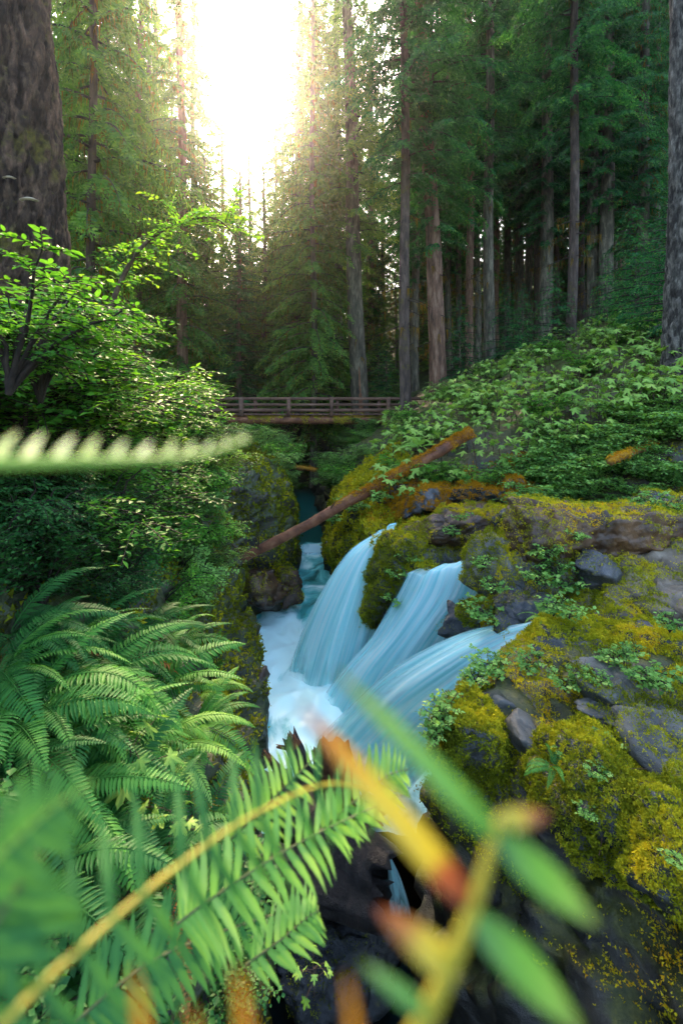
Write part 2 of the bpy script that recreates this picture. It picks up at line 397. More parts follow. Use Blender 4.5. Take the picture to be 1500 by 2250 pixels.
# ------------------------------------------------------------------ the banks of the gorge
Lk = {  # y: cross-section of the left bank from the water outwards (x, z)
 0.2: [(-.1,-9),(-.25,-3.6),(-.5,-2.5),(-.9,-1.9),(-1.7,-1.1),(-3.2,.3),(-6,2.6),(-22,6)],
 2.5: [(-.4,-9),(-.5,-5.0),(-.75,-3.7),(-1.2,-2.9),(-2.0,-1.9),(-3.2,-.3),(-6,2.4),(-22,6)],
 5:   [(-.85,-9),(-.95,-5.8),(-1.15,-4.7),(-1.7,-3.5),(-2.5,-2.2),(-3.5,-.7),(-6,2.0),(-22,5.5)],
 7.5: [(-1.3,-8),(-1.35,-5.7),(-1.7,-5.0),(-2.3,-3.9),(-3.0,-2.7),(-4.0,-1.0),(-6.2,1.4),(-22,5)],
 9:   [(-1.5,-8),(-1.55,-5.3),(-2.1,-4.9),(-2.7,-3.8),(-3.4,-2.6),(-4.4,-1.3),(-6.5,1.0),(-22,4.5)],
 11:  [(-2.1,-8),(-2.1,-5.1),(-2.5,-4.3),(-2.9,-3.4),(-3.5,-2.4),(-4.6,-1.3),(-7,.7),(-22,4)],
 12.4:[(-2.6,-8),(-2.7,-4.5),(-2.8,-3.7),(-2.9,-2.9),(-3.3,-2.1),(-4.5,-1.2),(-7,.5),(-22,3.5)],
 13.5:[(-1.65,-8),(-1.75,-4.7),(-1.85,-3.7),(-2.0,-2.8),(-2.4,-2.1),(-3.8,-1.3),(-7,.3),(-22,3.2)],
 15:  [(-1.32,-8),(-1.5,-4.7),(-1.7,-3.6),(-1.9,-2.7),(-2.3,-2.1),(-3.7,-1.4),(-7,.2),(-22,3)],
 18.5:[(-1.68,-8),(-1.8,-4.7),(-2.0,-3.6),(-2.2,-2.9),(-2.6,-2.3),(-4.0,-1.6),(-8,-.2),(-23,2.5)],
 22:  [(-2.4,-8),(-2.5,-4.7),(-2.7,-3.7),(-3.0,-2.9),(-3.6,-2.3),(-5.2,-1.7),(-9,-.7),(-25,2)],
 27:  [(-3.3,-8),(-3.5,-4.7),(-3.8,-3.7),(-4.3,-2.9),(-5.0,-2.3),(-6.8,-1.6),(-10,-.9),(-28,1.5)],
 31:  [(-6.0,-8),(-6.5,-4.7),(-7,-3.7),(-7.5,-2.9),(-8.0,-2.2),(-9.2,-1.4),(-12,-.8),(-30,1.2)],
}
Rk = {
 0.2: [(2.2,-9),(2.45,-5.6),(2.75,-4.3),(2.95,-3.6),(3.6,-3.3),(5.5,-3.1),(9,-2.6),(25,1)],
 2.2: [(1.8,-9),(2.1,-5.6),(2.45,-4.3),(2.65,-3.6),(3.3,-3.3),(5.2,-3.1),(9,-2.6),(25,1)],
 3.2: [(1.45,-9),(1.75,-5.6),(2.05,-4.3),(2.25,-3.6),(2.8,-3.3),(5,-3.1),(9,-2.6),(25,1)],
 4:   [(1.1,-9),(1.3,-5.6),(1.5,-4.3),(1.7,-3.6),(2.3,-3.3),(4.5,-3.1),(9,-2.5),(25,1)],
 5:   [(.75,-9),(.85,-5.4),(.95,-4.1),(1.1,-3.5),(1.8,-3.25),(4.2,-3.0),(9,-2.3),(25,1.2)],
 5.6: [(1.0,-8.5),(1.1,-5.2),(1.25,-4.1),(1.45,-3.5),(2.2,-3.15),(4.2,-2.9),(9,-2.1),(25,1.5)],
 6.3: [(1.6,-8),(1.75,-5.2),(2.0,-4.2),(2.35,-3.6),(2.9,-3.6),(4.6,-3.7),(9,-2.6),(25,1.8)],
 7.2: [(1.8,-8),(1.95,-5.2),(2.2,-4.3),(2.6,-3.8),(3.1,-4.0),(5,-4.4),(9,-3.6),(25,2)],
 8.4: [(1.9,-8),(2.1,-5.2),(2.4,-4.4),(2.8,-3.8),(3.2,-3.9),(5,-4.6),(9.5,-4.2),(25,2.2)],
 9.3: [(1.9,-8),(2.0,-5.2),(2.2,-4.4),(2.6,-3.7),(3.1,-3.7),(5,-4.6),(9.5,-4.2),(25,2.4)],
 9.9: [(1.1,-8),(1.15,-5.2),(1.2,-4.2),(1.3,-3.5),(1.8,-3.5),(4.5,-4.5),(8.5,-3.9),(25,2.7)],
 10.6:[(.75,-8),(.8,-5),(.85,-4.0),(.95,-3.4),(1.6,-3.5),(4,-3.6),(8,-2.6),(25,3)],
 11.6:[(.6,-8),(.65,-5),(.7,-4.0),(.8,-3.4),(1.3,-3.3),(4,-2.9),(8,-1.0),(25,3.4)],
 13:  [(.15,-8),(.2,-4.8),(.3,-3.9),(.5,-3.2),(1.1,-2.9),(4,-1.9),(8.5,-.1),(25,4.2)],
 15:  [(-.43,-8),(-.35,-4.8),(-.2,-3.9),(.05,-3.2),(.7,-2.6),(4,-1.2),(9,.7),(26,5)],
 18.5:[(-.62,-8),(-.5,-4.8),(-.3,-3.9),(.0,-3.2),(.8,-2.5),(4,-.8),(10,1.8),(28,7)],
 22:  [(-1.0,-8),(-.8,-4.8),(-.5,-3.9),(-.1,-3.1),(.8,-2.3),(4,-.4),(11,2.6),(30,8)],
 27:  [(-1.6,-8),(-1.2,-4.8),(-.6,-3.8),(.1,-2.9),(1.2,-2.0),(4.5,-.3),(12,3.3),(32,9)],
 31:  [(-2.4,-8),(-1.9,-4.8),(-1.2,-3.6),(-.4,-2.6),(.8,-1.6),(5,.3),(13,4.0),(34,10)],
}
def bank_section(K, y):
    ys = sorted(K); y = min(max(y, ys[0]), ys[-1])
    for a, b in zip(ys, ys[1:]):
        if y <= b:
            t = (y-a)/(b-a); t = t*t*(3-2*t)*.5+t*.5
            return np.array(K[a])*(1-t)+np.array(K[b])*t
def bank_z(K, x, y):
    s = bank_section(K, y)[1:]
    if s[0, 0] > s[-1, 0]: s = s[::-1]
    return float(np.interp(x, s[:, 0], s[:, 1]))
def lz(x, y): return bank_z(Lk, x, y)
def rz_(x, y): return bank_z(Rk, x, y)

def build_bank(name, K, seg, sgn):
    ys = np.concatenate([np.arange(.2, 14, .07), np.arange(14, 31.01, .16)])
    rows = []; wt = []
    for y in ys:
        s = bank_section(K, y); row = []; w = []
        for k in range(len(s)-1):
            t = np.arange(seg[k])/seg[k]
            row.append(s[k]*(1-t[:, None])+s[k+1]*t[:, None]); w.append(np.full(seg[k], [1, 1, 1, .9, .7, .5, .3][k]))
        row.append(s[-1:]); w.append([.3])
        r = np.concatenate(row)
        rows.append(np.column_stack([r[:, 0], np.full(len(r), y), r[:, 1]])); wt.append(np.concatenate(w))
    V = np.array(rows); w = np.array(wt)
    # blocky joints, strata and fine relief
    q = V*np.array([1.5, 1.5, 2.0])+fbm(V*1.3, 3, 5)[..., None]*.35
    cv, gap = worley(q, 11)
    c2, g2 = worley(V*np.array([3.6, 3.6, 5.0])+fbm(V*3, 2, 9)[..., None]*.3, 21)
    d = (cv-.5)*.42*w+(c2-.5)*.15*w-np.exp(-gap*14)*.10*w-np.exp(-g2*14)*.03*w+fbm(V*.9, 4, 3)*.12*(1.2-w*.5)+fbm(V*5, 3, 31)*.02
    du = np.gradient(V, axis=1); dv = np.gradient(V, axis=0)
    n = unit(np.cross(du, dv)); n = np.where((n[..., 2:3] < -.2) | (n[..., 0:1]*sgn > .95), -n, n)
    flip = (n[..., 2] < 0); n[flip] *= -1
    outw = np.array([sgn, 0, .55]); nn = unit(n*.5+outw*.6)
    V = V+nn*d[..., None]
    m, k = V.shape[:2]
    i = np.arange(m-1)[:, None]*k; j = np.arange(k-1)[None]
    Q = np.stack([i+j, i+j+1, i+k+j+1, i+k+j], -1).reshape(-1, 4)
    if sgn < 0: Q = Q[:, ::-1]
    # upward winding
    Vf = V.reshape(-1, 3)
    me = mesh(name, Vf, Q, smooth=True)
    o = link(name, me, M['bank'] if sgn < 0 else M['bank_left']); o['kind'] = 'structure'
    return Vf, Q
segL = [26, 18, 18, 18, 16, 12, 14]
LV, LQ = build_bank('left_bank', Lk, segL, 1)
RV, RQ = build_bank('right_bank', Rk, [26, 18, 18, 18, 34, 30, 14], -1)

def back_z(x, y):
    base = np.clip((y-29.2)/4.2, 0, 1); base = base*base*(3-2*base)
    top = np.where(x > 2, -.6+(x-2)*.33, np.where(x < -6, -.6+(-6-x)*.05, -.6))
    top = np.minimum(top, 9)+(y-33)*.03+np.clip(x+2, 0, 10)/10*np.clip(y-38, 0, 100)*.28+np.clip(-14-x, 0, 10)/10*np.clip(y-42, 0, 100)*.15
    return -7.5+(top+7.5)*base
gx = np.linspace(-60, 60, 121); gy = np.concatenate([np.linspace(29, 36, 29), np.linspace(37, 110, 50)])
GX, GY = np.meshgrid(gx, gy)
V = np.stack([GX, GY, back_z(GX, GY)], -1); V[..., 2] += fbm(V*.35, 4, 8)*.3
k = len(gx); i = np.arange(len(gy)-1)[:, None]*k; j = np.arange(k-1)[None]
ground = link('ground', mesh('ground', V.reshape(-1, 3), np.stack([i+j, i+j+1, i+k+j+1, i+k+j], -1).reshape(-1, 4), smooth=True), M['soil'])
ground['kind'] = 'structure'
def gz(x, y):
    if y > 31: return float(back_z(np.array(x), np.array(y)))
    if x < (bank_section(Lk, y)[1, 0]+bank_section(Rk, y)[1, 0])/2: return lz(x, y)
    return rz_(x, y)

def left_hit(px, py, y):
    """distance at which the line of sight meets the left bank, at most y"""
    for q in np.arange(.8, y, .05):
        p = P(px, py, q)
        if p[0] < bank_section(Lk, q)[1, 0] and p[2] < lz(p[0], q)+.12: return q
    return y
# ------------------------------------------------------------------ water
def grid_faces(m, k):
    i = np.arange(m-1)[:, None]*k; j = np.arange(k-1)[None]
    return np.stack([i+j, i+j+1, i+k+j+1, i+k+j], -1).reshape(-1, 4)
wy = np.concatenate([np.arange(6.6, 18.6, .07), np.arange(18.6, 32, .3)]); wu = np.linspace(0, 1, 64)
rows = []; tint = []
for y in wy:
    a = bank_section(Lk, y)[0, 0]-.5; b = bank_section(Rk, y)[0, 0]+.6
    x = a+(b-a)*wu
    rows.append(np.column_stack([x, np.full(64, y), np.full(64, -6.0)]))
    # white below the falls, green and calm beyond the step
    t = .66 if y < 12.5 else np.interp(y, [12.5, 15, 17.6, 18.4, 18.6, 19.2, 32], [.62, .5, .52, .66, .6, .12, .08])
    tt = np.full(64, t)
    if y < 9.3: tt = tt+.0
    tint.append(tt)
V = np.array(rows); tint = np.array(tint)
amp = np.clip((19-V[..., 1])/6, 0.03, 1)
V[..., 2] += (fbm(V*np.array([1.1, .8, 1]), 4, 40)*.08+np.abs(fbm(V*np.array([2.2, 1.4, 1]), 3, 44))*.06)*amp
V[..., 2] += np.where(V[..., 1] > 18.45, .3, 0.)+np.clip((18.45-V[..., 1])/.8, -1, 0)*0
foam_mound = np.exp(-((V[..., 0]+.45)**2/.9+(V[..., 1]-9.4)**2/1.6))
V[..., 2] += foam_mound*.14
tint = tint+.06*(V[..., 1] < 13)+foam_mound*.2-np.exp(-((V[..., 0]+.9)**2/.35+(V[..., 1]-8.55)**2/.12))*.22
river = link('river', mesh('river', V.reshape(-1, 3), grid_faces(len(wy), 64), tint.ravel(), None, True), M['river']); river['kind'] = 'structure'
# the dark water below the log jam
px = np.linspace(-2.5, 4.5, 60); py = np.linspace(-1, 6.9, 70)
A, B = np.meshgrid(px, py); V = np.stack([A, B, np.full_like(A, -7.55)], -1); V[..., 2] += fbm(V*1.4, 4, 60)*.05
lowpool = link('lower_pool_water', mesh('lower_pool', V.reshape(-1, 3), grid_faces(70, 60), np.full(4200, .5), None, True), M['pool']); lowpool['kind'] = 'structure'

def spl(pts, n):
    """smooth curve through points"""
    pts = np.asarray(pts, float); m = len(pts)
    t = np.linspace(0, m-1, n); out = []
    for tt in t:
        i = min(int(tt), m-2); f = tt-i
        p0 = pts[max(i-1, 0)]; p1 = pts[i]; p2 = pts[i+1]; p3 = pts[min(i+2, m-1)]
        out.append(.5*((2*p1)+(-p0+p2)*f+(2*p0-5*p1+4*p2-p3)*f*f+(-p0+3*p1-3*p2+p3)*f**3))
    return np.array(out)

def waterfall(label, left, right, y0l, y0r, y1l, y1r, bulge, seed, nu=60, nv=90, layers=3, lip=None, dens0=1.0):
    root = thing('waterfall', label, 'waterfall', (0, 0, 0))
    A = spl(left, nv); B = spl(right, nv); v = np.linspace(0, 1, nv)
    u = np.linspace(0, 1, nu)
    for L in range(layers):
        uu = u[None, :, None]
        px = A[:, None, :]*(1-uu)+B[:, None, :]*uu            # rows of pixels
        if nu > 50: px = px+np.array([0, 1.])*(fbm(np.stack([u*5, 0*u+seed, 0*u], -1), 3, seed)*14)[None, :, None]*np.exp(-v*9)[:, None, None]
        e = (v**1.5)[:, None]
        Y = (y0l*(1-e)+y1l*e)*(1-u[None])+(y0r*(1-e)+y1r*e)*u[None]
        Y = Y-bulge*np.sin(math.pi*u[None])*np.sin(math.pi*np.clip(v*.9+.08, 0, 1))[:, None]
        s = np.stack([np.broadcast_to(u[None]*7, Y.shape), np.broadcast_to(v[:, None]*1.0, Y.shape), np.full_like(Y, L*3.7+seed)], -1)
        Y = Y+fbm(s, 3, seed)*.08*(.15+v[:, None])+L*.14
        X = (px[..., 0]-750)/F*Y; Z = (HY-px[..., 1])/F*Y
        V = np.stack([X, Y, Z], -1)
        vv = v
        if lip is not None:        # the water slides up to the lip before it drops
            k_ = np.linspace(1, 0, 9)[:-1]
            V = np.concatenate([V[:1]+np.array(lip)*q*np.array([1, 1, 0])+np.array([0, 0, lip[2]*q**.5]) for q in k_]+[V])
            vv = np.concatenate([-k_*.2, v])
        uv = np.stack([np.broadcast_to(u[None], V.shape[:2]), np.broadcast_to(vv[:, None], V.shape[:2])], -1)
        dens = np.clip(np.minimum((vv-vv[0])*9+.15, (1-vv)*3.0), 0, 1)[:, None]*(.95 if L == 0 else 1.3)+0*V[..., 0]
        s2 = np.stack([np.broadcast_to(u[None]*3, dens.shape), np.broadcast_to(vv[:, None]*1.0, dens.shape), np.full_like(dens, L*3.7+seed)], -1)
        dens = dens*dens0
        if L == 0: dens = dens*(.62+.5*fbm(s2, 3, seed+4))
        me = mesh('fall_sheet', V.reshape(-1, 3), grid_faces(len(V), nu), np.clip(dens, 0, 1.4).ravel(), uv.reshape(-1, 2), True)
        link('water_sheet', me, M['fall'], root)
    return root
waterfall('tall fan-shaped waterfall farthest left, arching out from a mossy rock spout',
          [(832, 1172), (765, 1213), (700, 1310), (655, 1410), (630, 1500), (618, 1575)],
          [(856, 1166), (850, 1225), (842, 1310), (825, 1400), (800, 1490), (775, 1585)], 10.9, 10.8, 9.9, 9.5, .35, 3, lip=(.18, .1, .01))
waterfall('middle waterfall sliding down over a sloping ledge between mossy rocks',
          [(892, 1266), (862, 1320), (815, 1400), (750, 1475), (690, 1560), (645, 1640)],
          [(1076, 1214), (1055, 1300), (1000, 1375), (955, 1450), (915, 1540), (870, 1650)], 9.6, 9.2, 9.0, 8.6, .25, 13, lip=(.35, .3, .04))
waterfall('broad lowest waterfall nearest the camera, sweeping left from the right-hand ledge',
          [(1172, 1370), (1075, 1374), (970, 1408), (860, 1470), (765, 1555), (660, 1660)],
          [(1174, 1384), (1132, 1460), (1066, 1550), (990, 1635), (925, 1705), (870, 1775)], 6.6, 6.3, 8.3, 7.0, .2, 23, lip=(.3, .1, .02))
waterfall('thin blue trickle falling below the black log jam',
          [(845, 1878), (849, 1915), (852, 1962), (852, 2015)], [(857, 1880), (876, 1918), (893, 1966), (908, 2022)], 6.2, 6.2, 6.0, 6.0, .05, 33, 24, 40, 2, dens0=.55)
# the little step in the slot under the leaning log
waterfall('short white cascade step in the narrow slot under the leaning log',
          [(657, 1214), (657, 1222), (656, 1234), (654, 1245)], [(716, 1214), (716, 1222), (717, 1234), (718, 1245)], 18.4, 18.4, 18.1, 18.1, .05, 43, 20, 20, 2)
# upstream water behind the boulders
V = np.stack(np.meshgrid(np.linspace(2.6, 12, 50), np.linspace(8.3, 9.9, 14)), -1)
V = np.concatenate([V, np.full((*V.shape[:2], 1), -3.02)], -1); V[..., 2] += fbm(V*2, 3, 71)*.04
up = link('upstream_river_water', mesh('upstream', V.reshape(-1, 3), grid_faces(14, 50), np.full(700, .42), None, True), M['river']); up['kind'] = 'structure'

# ------------------------------------------------------------------ moss
def surface_sample(V, T, n, rg):
    V = np.asarray(V); a, b, c = V[T[:, 0]], V[T[:, 1]], V[T[:, 2]]
    nn = np.cross(b-a, c-a); ar = np.linalg.norm(nn, axis=1)
    idx = rg.choice(len(T), n, p=ar/ar.sum())
    r1 = np.sqrt(rg.random(n))[:, None]; r2 = rg.random(n)[:, None]
    p = a[idx]*(1-r1)+b[idx]*(r1*(1-r2))+c[idx]*(r1*r2)
    return p, unit(nn)[idx]

def tufts(p, n, size, rg, tint=None, blades=3, droop=.0):
    k = len(p)
    n = np.repeat(n, blades, 0); p = np.repeat(p, blades, 0); s = np.repeat(size, blades)
    d = unit(n*.6+rg.normal(0, .8, n.shape)+np.array([0, 0, .25-droop]))
    side = unit(np.cross(d, rg.normal(0, 1, n.shape)))
    p = p+rg.normal(0, 1, p.shape)*s[:, None]*.45
    L = (s*rg.uniform(.45, 1.2, len(s)))[:, None]; w = L*.34
    V = np.stack([p-side*w, p+side*w, p+d*L], 1).reshape(-1, 3)
    T = np.arange(len(V)).reshape(-1, 3)
    t = (np.repeat(tint, blades) if tint is not None else rg.random(len(s)))+rg.normal(0, .07, len(s))
    t = np.repeat(t, 3); t[0::3] -= .12; t[1::3] -= .12
    return V, T, np.clip(t, 0, 1)

def moss_on(V, T, parent, density, size, seed, lo=.15, mat='moss', keep=None, orange=0., wscale=1.2, thr=-.05):
    """moss tufts as one part of a rock or log; density per square metre"""
    rg = np.random.default_rng(seed)
    a = V[T]; area = np.linalg.norm(np.cross(a[:, 1]-a[:, 0], a[:, 2]-a[:, 0]), axis=1).sum()/2
    n = int(min(area*density*2.0, 40000)); size = size*.68
    p, nn = surface_sample(V, T, n, rg)
    f = fbm(p*wscale*1.5+seed, 4, 77)*1.2+(nn[:, 2]-.45)*.7
    m = (nn[:, 2] > lo-.5*rg.random(n)) & (f > thr+rg.normal(0, .12, n))
    if keep is not None: m &= keep(p)
    p, nn, f = p[m], nn[m], f[m]
    if len(p) < 5: return None
    c1, g1 = worley(p*4.5+fbm(p*5, 2, 3)[:, None]*.3, seed+9); c2, g2 = worley(p*11, seed+19)
    lump = np.clip(g1*1.3, 0, 1)-.45
    p = p+nn*(np.clip(g1*1.6, 0, 1)*.09+np.clip(g2*1.5, 0, 1)*.03-.02)[:, None]
    t = .42+(c1-.5)*.3+np.clip(g2, 0, 1)*.2+fbm(p*1.1, 3, 55)*.3+orange
    Vt, Tt, tt = tufts(p, nn, size*(.8+.6*rg.random(len(p))), rg, np.clip(t, 0, 1))
    o = link('moss', mesh('moss', Vt, Tt, tt), M[mat], parent); o['kind'] = 'stuff'
    return o

# ------------------------------------------------------------------ rocks
import bmesh
def ico(sub):
    bm = bmesh.new(); bmesh.ops.create_icosphere(bm, subdivisions=sub, radius=1)
    V = np.array([v.co[:] for v in bm.verts]); T = np.array([[v.index for v in f.verts] for f in bm.faces]); bm.free(); return V, T
ICO6, ICO5, ICO4 = ico(6), ico(5), ico(4)
def rock_shape(dims, seed, planes=16, big=True, sharp=1.0):
    rg = np.random.default_rng(seed)
    D, T = (ICO6 if max(dims[0], dims[2]) > 1.9 else ICO5) if big else ICO4
    n = unit(rg.normal(0, 1, (planes, 3))); d = rg.uniform(.62, 1.0, planes)
    n = np.concatenate([n, [[0, 0, 1], [0, 0, -1]]]); d = np.concatenate([d, [.7, .8]])
    dot = D @ n.T
    rr = np.where(dot > .05, d/np.maximum(dot, .05), 9)
    kk = 26*sharp
    r = -np.log(np.exp(-kk*np.minimum(rr, 3)).sum(1))/kk
    r = np.clip(r, .3, 1.35)
    V = D*r[:, None]*np.asarray(dims)/2
    cv, gap = worley(V*1.9+seed*3.1, seed)
    V = V+D*(fbm(V*1.7+seed, 4, seed)*.08+(cv-.5)*.2-np.exp(-gap*16)*.09+fbm(V*7+seed, 3, seed+5)*.02+(worley(V*np.array([4.2, 4.2, 7.0])+seed, seed+40)[0]-.5)*.09)[:, None]*min(.75, max(dims)*.6)
    return V, T

nrock = 0
def rock(label, px, py, y, wpx, hpx, depth, mat, rot=(0, 0, 0), seed=0, moss=900, msize=.03, orange=0., planes=14, lo=.2, mmat='moss', big=True, thr=-.05, name='boulder', group=None):
    c = P(px, py, y); dims = (wpx/F*y, depth, hpx/F*y)
    V, T = rock_shape(dims, seed, planes, big)
    V = V @ np.array(Euler(rot).to_matrix()).T
    root = thing(name, label, 'rock', tuple(c), group=group)
    link('rock_body', mesh('rock_body', V, T, smooth=True), M[mat], root)
    if moss:
        o = moss_on(V+c, T, root, moss, msize, seed+100, lo, mmat, None, orange, thr=thr)
        if o: o.location = -Vector(c)
    return root
rock('large mossy boulder with a bare brown face above the middle waterfall', 1300, 1200, 8.0, 430, 260, 2.2, 'rock_brown', (-.1, .12, .3), 5, 4600, .03, .2, 13, thr=-.42, lo=.1)
rock('mossy left shoulder of rock beside the top of the middle waterfall', 1150, 1255, 7.9, 230, 230, 1.5, 'rock_grey', (.1, .5, .1), 15, 3200, .03, .0, 12, thr=-.3, lo=-.1)
rock('long brown ledge rock with moss cap behind the middle waterfall', 1045, 1160, 11.0, 340, 120, 1.8, 'rock_brown', (0, 0, .15), 8, 2400, .035, .2, 14, thr=-.25)
rock('blue-grey split rock at the right end of the brown ledge', 1148, 1150, 10.6, 130, 110, 1.2, 'rock_wet', (.1, .2, .5), 18, 900, .035, .2, 12)
rock('grey angular rock poking out of orange moss above the ledge', 1140, 1085, 11.8, 110, 90, 1.0, 'rock_grey', (0, .4, .2), 28, 2200, .04, .4, 10, mmat='moss_orange')
rock('row-end rock capped with orange moss above the brown ledge', 1045, 1092, 12.2, 150, 76, 1.1, 'rock_wet', (0, 0, .1), 31, 2600, .04, .4, 14, mmat='moss_orange', thr=-.2)
rock('dark jointed rock with orange cap left of the capped row', 935, 1098, 12.4, 150, 96, 1.2, 'rock_wet', (0, 0, -.2), 32, 2400, .04, .3, 14, mmat='moss_orange', thr=-.1)
rock('dark wet rock sitting under the brown ledge by the middle waterfall', 965, 1225, 10.6, 190, 80, 1.2, 'rock_wet', (0, .1, .1), 33, 700, .035, 0, 14)
rock('small grey rock wedged at the lip of the middle waterfall', 1108, 1212, 8.9, 80, 74, .7, 'rock_grey', (0, .3, .2), 38, 900, .03, 0, 10)
rock('mossy rib of rock between the left and middle waterfalls', 862, 1275, 10.25, 100, 300, .8, 'rock_wet', (0, .28, 0), 41, 3800, .035, .0, 12, lo=-1.2, thr=-1.2)
rock('black overhanging block under the large mossy boulder', 1140, 1330, 7.0, 150, 96, .9, 'rock_wet', (.2, .1, .2), 44, 900, .03, 0, 10)
rock('small rock tufted with pale grass beside the lip of the lowest waterfall', 1040, 1345, 7.3, 60, 70, .5, 'rock_grey', (0, 0, .2), 47, 3500, .035, -.1, 12, thr=-.6, lo=-.6)
rock('pale tan slab at the right edge above the moss ledges', 1450, 1335, 6.8, 300, 180, 1.6, 'rock_tan', (.25, -.25, .1), 51, 2600, .028, .12, 11, thr=-.12)
rock('second tan slab tilted below the right-hand pale slab', 1345, 1380, 6.5, 200, 120, 1.2, 'rock_tan', (.1, -.35, .2), 52, 3200, .028, .12, 12, thr=-.3)
rock('moss-covered hump right of the lowest waterfall lip', 1245, 1425, 6.0, 250, 150, 1.3, 'rock_wet', (0, 0, .2), 55, 4500, .03, .08, 14, lo=-.6, thr=-.7)
rock('mossy block at the right edge with hanging brown moss', 1430, 1440, 5.8, 210, 150, 1.3, 'rock_wet', (0, .1, 0), 56, 4500, .03, .1, 14, lo=-.6, thr=-.6)
rock('brown slab lying in moss above the foreground ledge', 1195, 1475, 5.5, 200, 56, .9, 'rock_tan', (.15, .1, .2), 61, 2800, .026, .12, 12, thr=-.1)
rock('grey-green domed slab in the middle of the mossy ledge', 1350, 1515, 5.0, 170, 90, .8, 'rock_grey', (.2, 0, .2), 62, 2600, .026, .05, 11, thr=-.05)
rock('grey wedge rock near the edge above the lowest waterfall', 1110, 1545, 5.2, 84, 60, .5, 'rock_grey', (0, .3, .3), 63, 900, .026, 0, 9, thr=.3, big=False)
rock('smooth dark grey boulder jutting out of yellow moss at the ledge rim', 1148, 1612, 4.7, 92, 96, .55, 'rock_grey', (.2, .3, .2), 64, 0, .026, 0, 10)
rock('flat slab running along the moss ledge toward the right edge', 1370, 1572, 4.7, 250, 40, .6, 'rock_grey', (.15, .1, .1), 65, 1800, .024, .05, 12, thr=.05)
rock('blue-grey flat slab with twigs at the right edge', 1475, 1640, 4.2, 170, 96, .7, 'rock_grey', (.3, .1, -.2), 66, 1500, .024, .05, 11, thr=.18)
rock('dark stone in the shadow between the middle and lowest waterfalls', 1010, 1365, 7.9, 80, 90, .6, 'rock_wet', (0, .3, .4), 93, 200, .02, 0, 12, big=False)
rock('dark overhung block right of the large mossy boulder', 1490, 1150, 9.2, 150, 170, 1.2, 'rock_wet', (0, .2, .2), 94, 1500, .03, .1, 12, thr=.1)
rock('cracked bluish rock leaning against the right flank of the large boulder', 1300, 1250, 7.05, 90, 120, .5, 'rock_wet', (.2, -.5, .3), 95, 600, .03, .1, 9, thr=.3)
rock('small brown stone tucked under the moss overhang', 1135, 1790, 4.4, 60, 70, .4, 'rock_brown', (.2, .3, 0), 67, 0, .02, 0, 10, big=False)
rock('wet rounded stone in the dark gap under the grey boulder', 1112, 1728, 4.6, 50, 60, .35, 'rock_wet', (.2, .3, 0), 68, 0, .02, 0, 10, big=False)
rock('mossy front corner of the ledge overlooking the waterfall', 1030, 1630, 4.85, 190, 200, .9, 'rock_wet', (0, .2, .2), 71, 6500, .03, .02, 12, lo=-1.2, thr=-.55)
rock('huge moss cushion hanging over the dark wall at right', 1330, 1740, 4.0, 330, 260, 1.2, 'rock_wet', (.1, .45, .1), 72, 6500, .027, .0, 12, lo=-1.0, thr=-.6)
rock('mossy bulge at the right edge above the dark wall', 1480, 1850, 3.35, 230, 250, .9, 'rock_wet', (.1, .4, .1), 73, 7500, .024, .0, 12, lo=-1.0, thr=-.5)
rock('rusty boulder at the foot of the left cliff beside the slot', 630, 1285, 13.6, 60, 90, .9, 'rock_brown', (0, 0, .2), 81, 600, .04, 0, 9)
rock('brown jointed rock under the foot of the leaning log', 570, 1290, 13.0, 90, 110, .9, 'rock_brown', (0, .1, .2), 82, 500, .04, 0, 9, thr=.2)
rock('layered rusty rock standing at the left edge of the white water', 545, 1530, 9.0, 80, 150, .7, 'rock_brown', (0, 0, .1), 83, 600, .03, 0, 16, thr=.2)
rock('wet brown rock at the water edge below the layered rock', 540, 1640, 8.1, 80, 130, .7, 'rock_wet', (0, 0, .1), 84, 0, .03, 0, 16)
rock('dark wet boulder in the bottom of the gorge', 1010, 1990, 5.6, 130, 110, .7, 'rock_wet', (0, 0, .1), 85, 300, .03, 0, 12)
rock('dark rock shelf under the black log', 720, 2120, 5.9, 330, 160, 1.0, 'rock_wet', (.2, 0, .1), 86, 300, .03, 0, 12, thr=.4)
rock('black rock with a patch of green moss at the bottom edge', 1120, 2190, 4.6, 240, 160, .8, 'rock_wet', (0, 0, .1), 87, 1600, .03, -.2, 12, thr=.2)

# moss carpet on the shelf itself and on both cliff faces
RT = np.concatenate([RQ[:, [0, 1, 2]], RQ[:, [0, 2, 3]]])
LT = np.concatenate([LQ[:, [0, 1, 2]], LQ[:, [0, 2, 3]]])
def carpet(name, label, V, T, n, size, seed, keep, thr, lo, orange=0., mat='moss'):
    rg = np.random.default_rng(seed)
    cen = V[T].mean(1); Tk = T[keep(cen)]
    p, nn = surface_sample(V, Tk, n, rg)
    nn = np.where(nn[:, 2:3] < -.1, -nn, nn)
    f = fbm(p*1.0, 4, seed)+(nn[:, 2]-.35)*.5
    m = (f > thr+rg.normal(0, .1, n)) & (nn[:, 2] > lo)
    p, nn = p[m], nn[m]
    c1, g1 = worley(p*4.5+fbm(p*5, 2, 3)[:, None]*.3, seed+9); c2, g2 = worley(p*11, seed+19)
    p = p+nn*(np.clip(g1*1.6, 0, 1)*.09+np.clip(g2*1.5, 0, 1)*.03-.02)[:, None]
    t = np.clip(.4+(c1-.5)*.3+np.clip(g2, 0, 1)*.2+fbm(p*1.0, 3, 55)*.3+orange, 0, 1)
    Vt, Tt, tt = tufts(p, nn, size*(.7+.7*rg.random(len(p)))*(p[:, 1]/5)**.4, rg, t)
    o = link(name, mesh(name, Vt, Tt, tt), M[mat]); tag(o, label, 'moss', None, 'stuff')
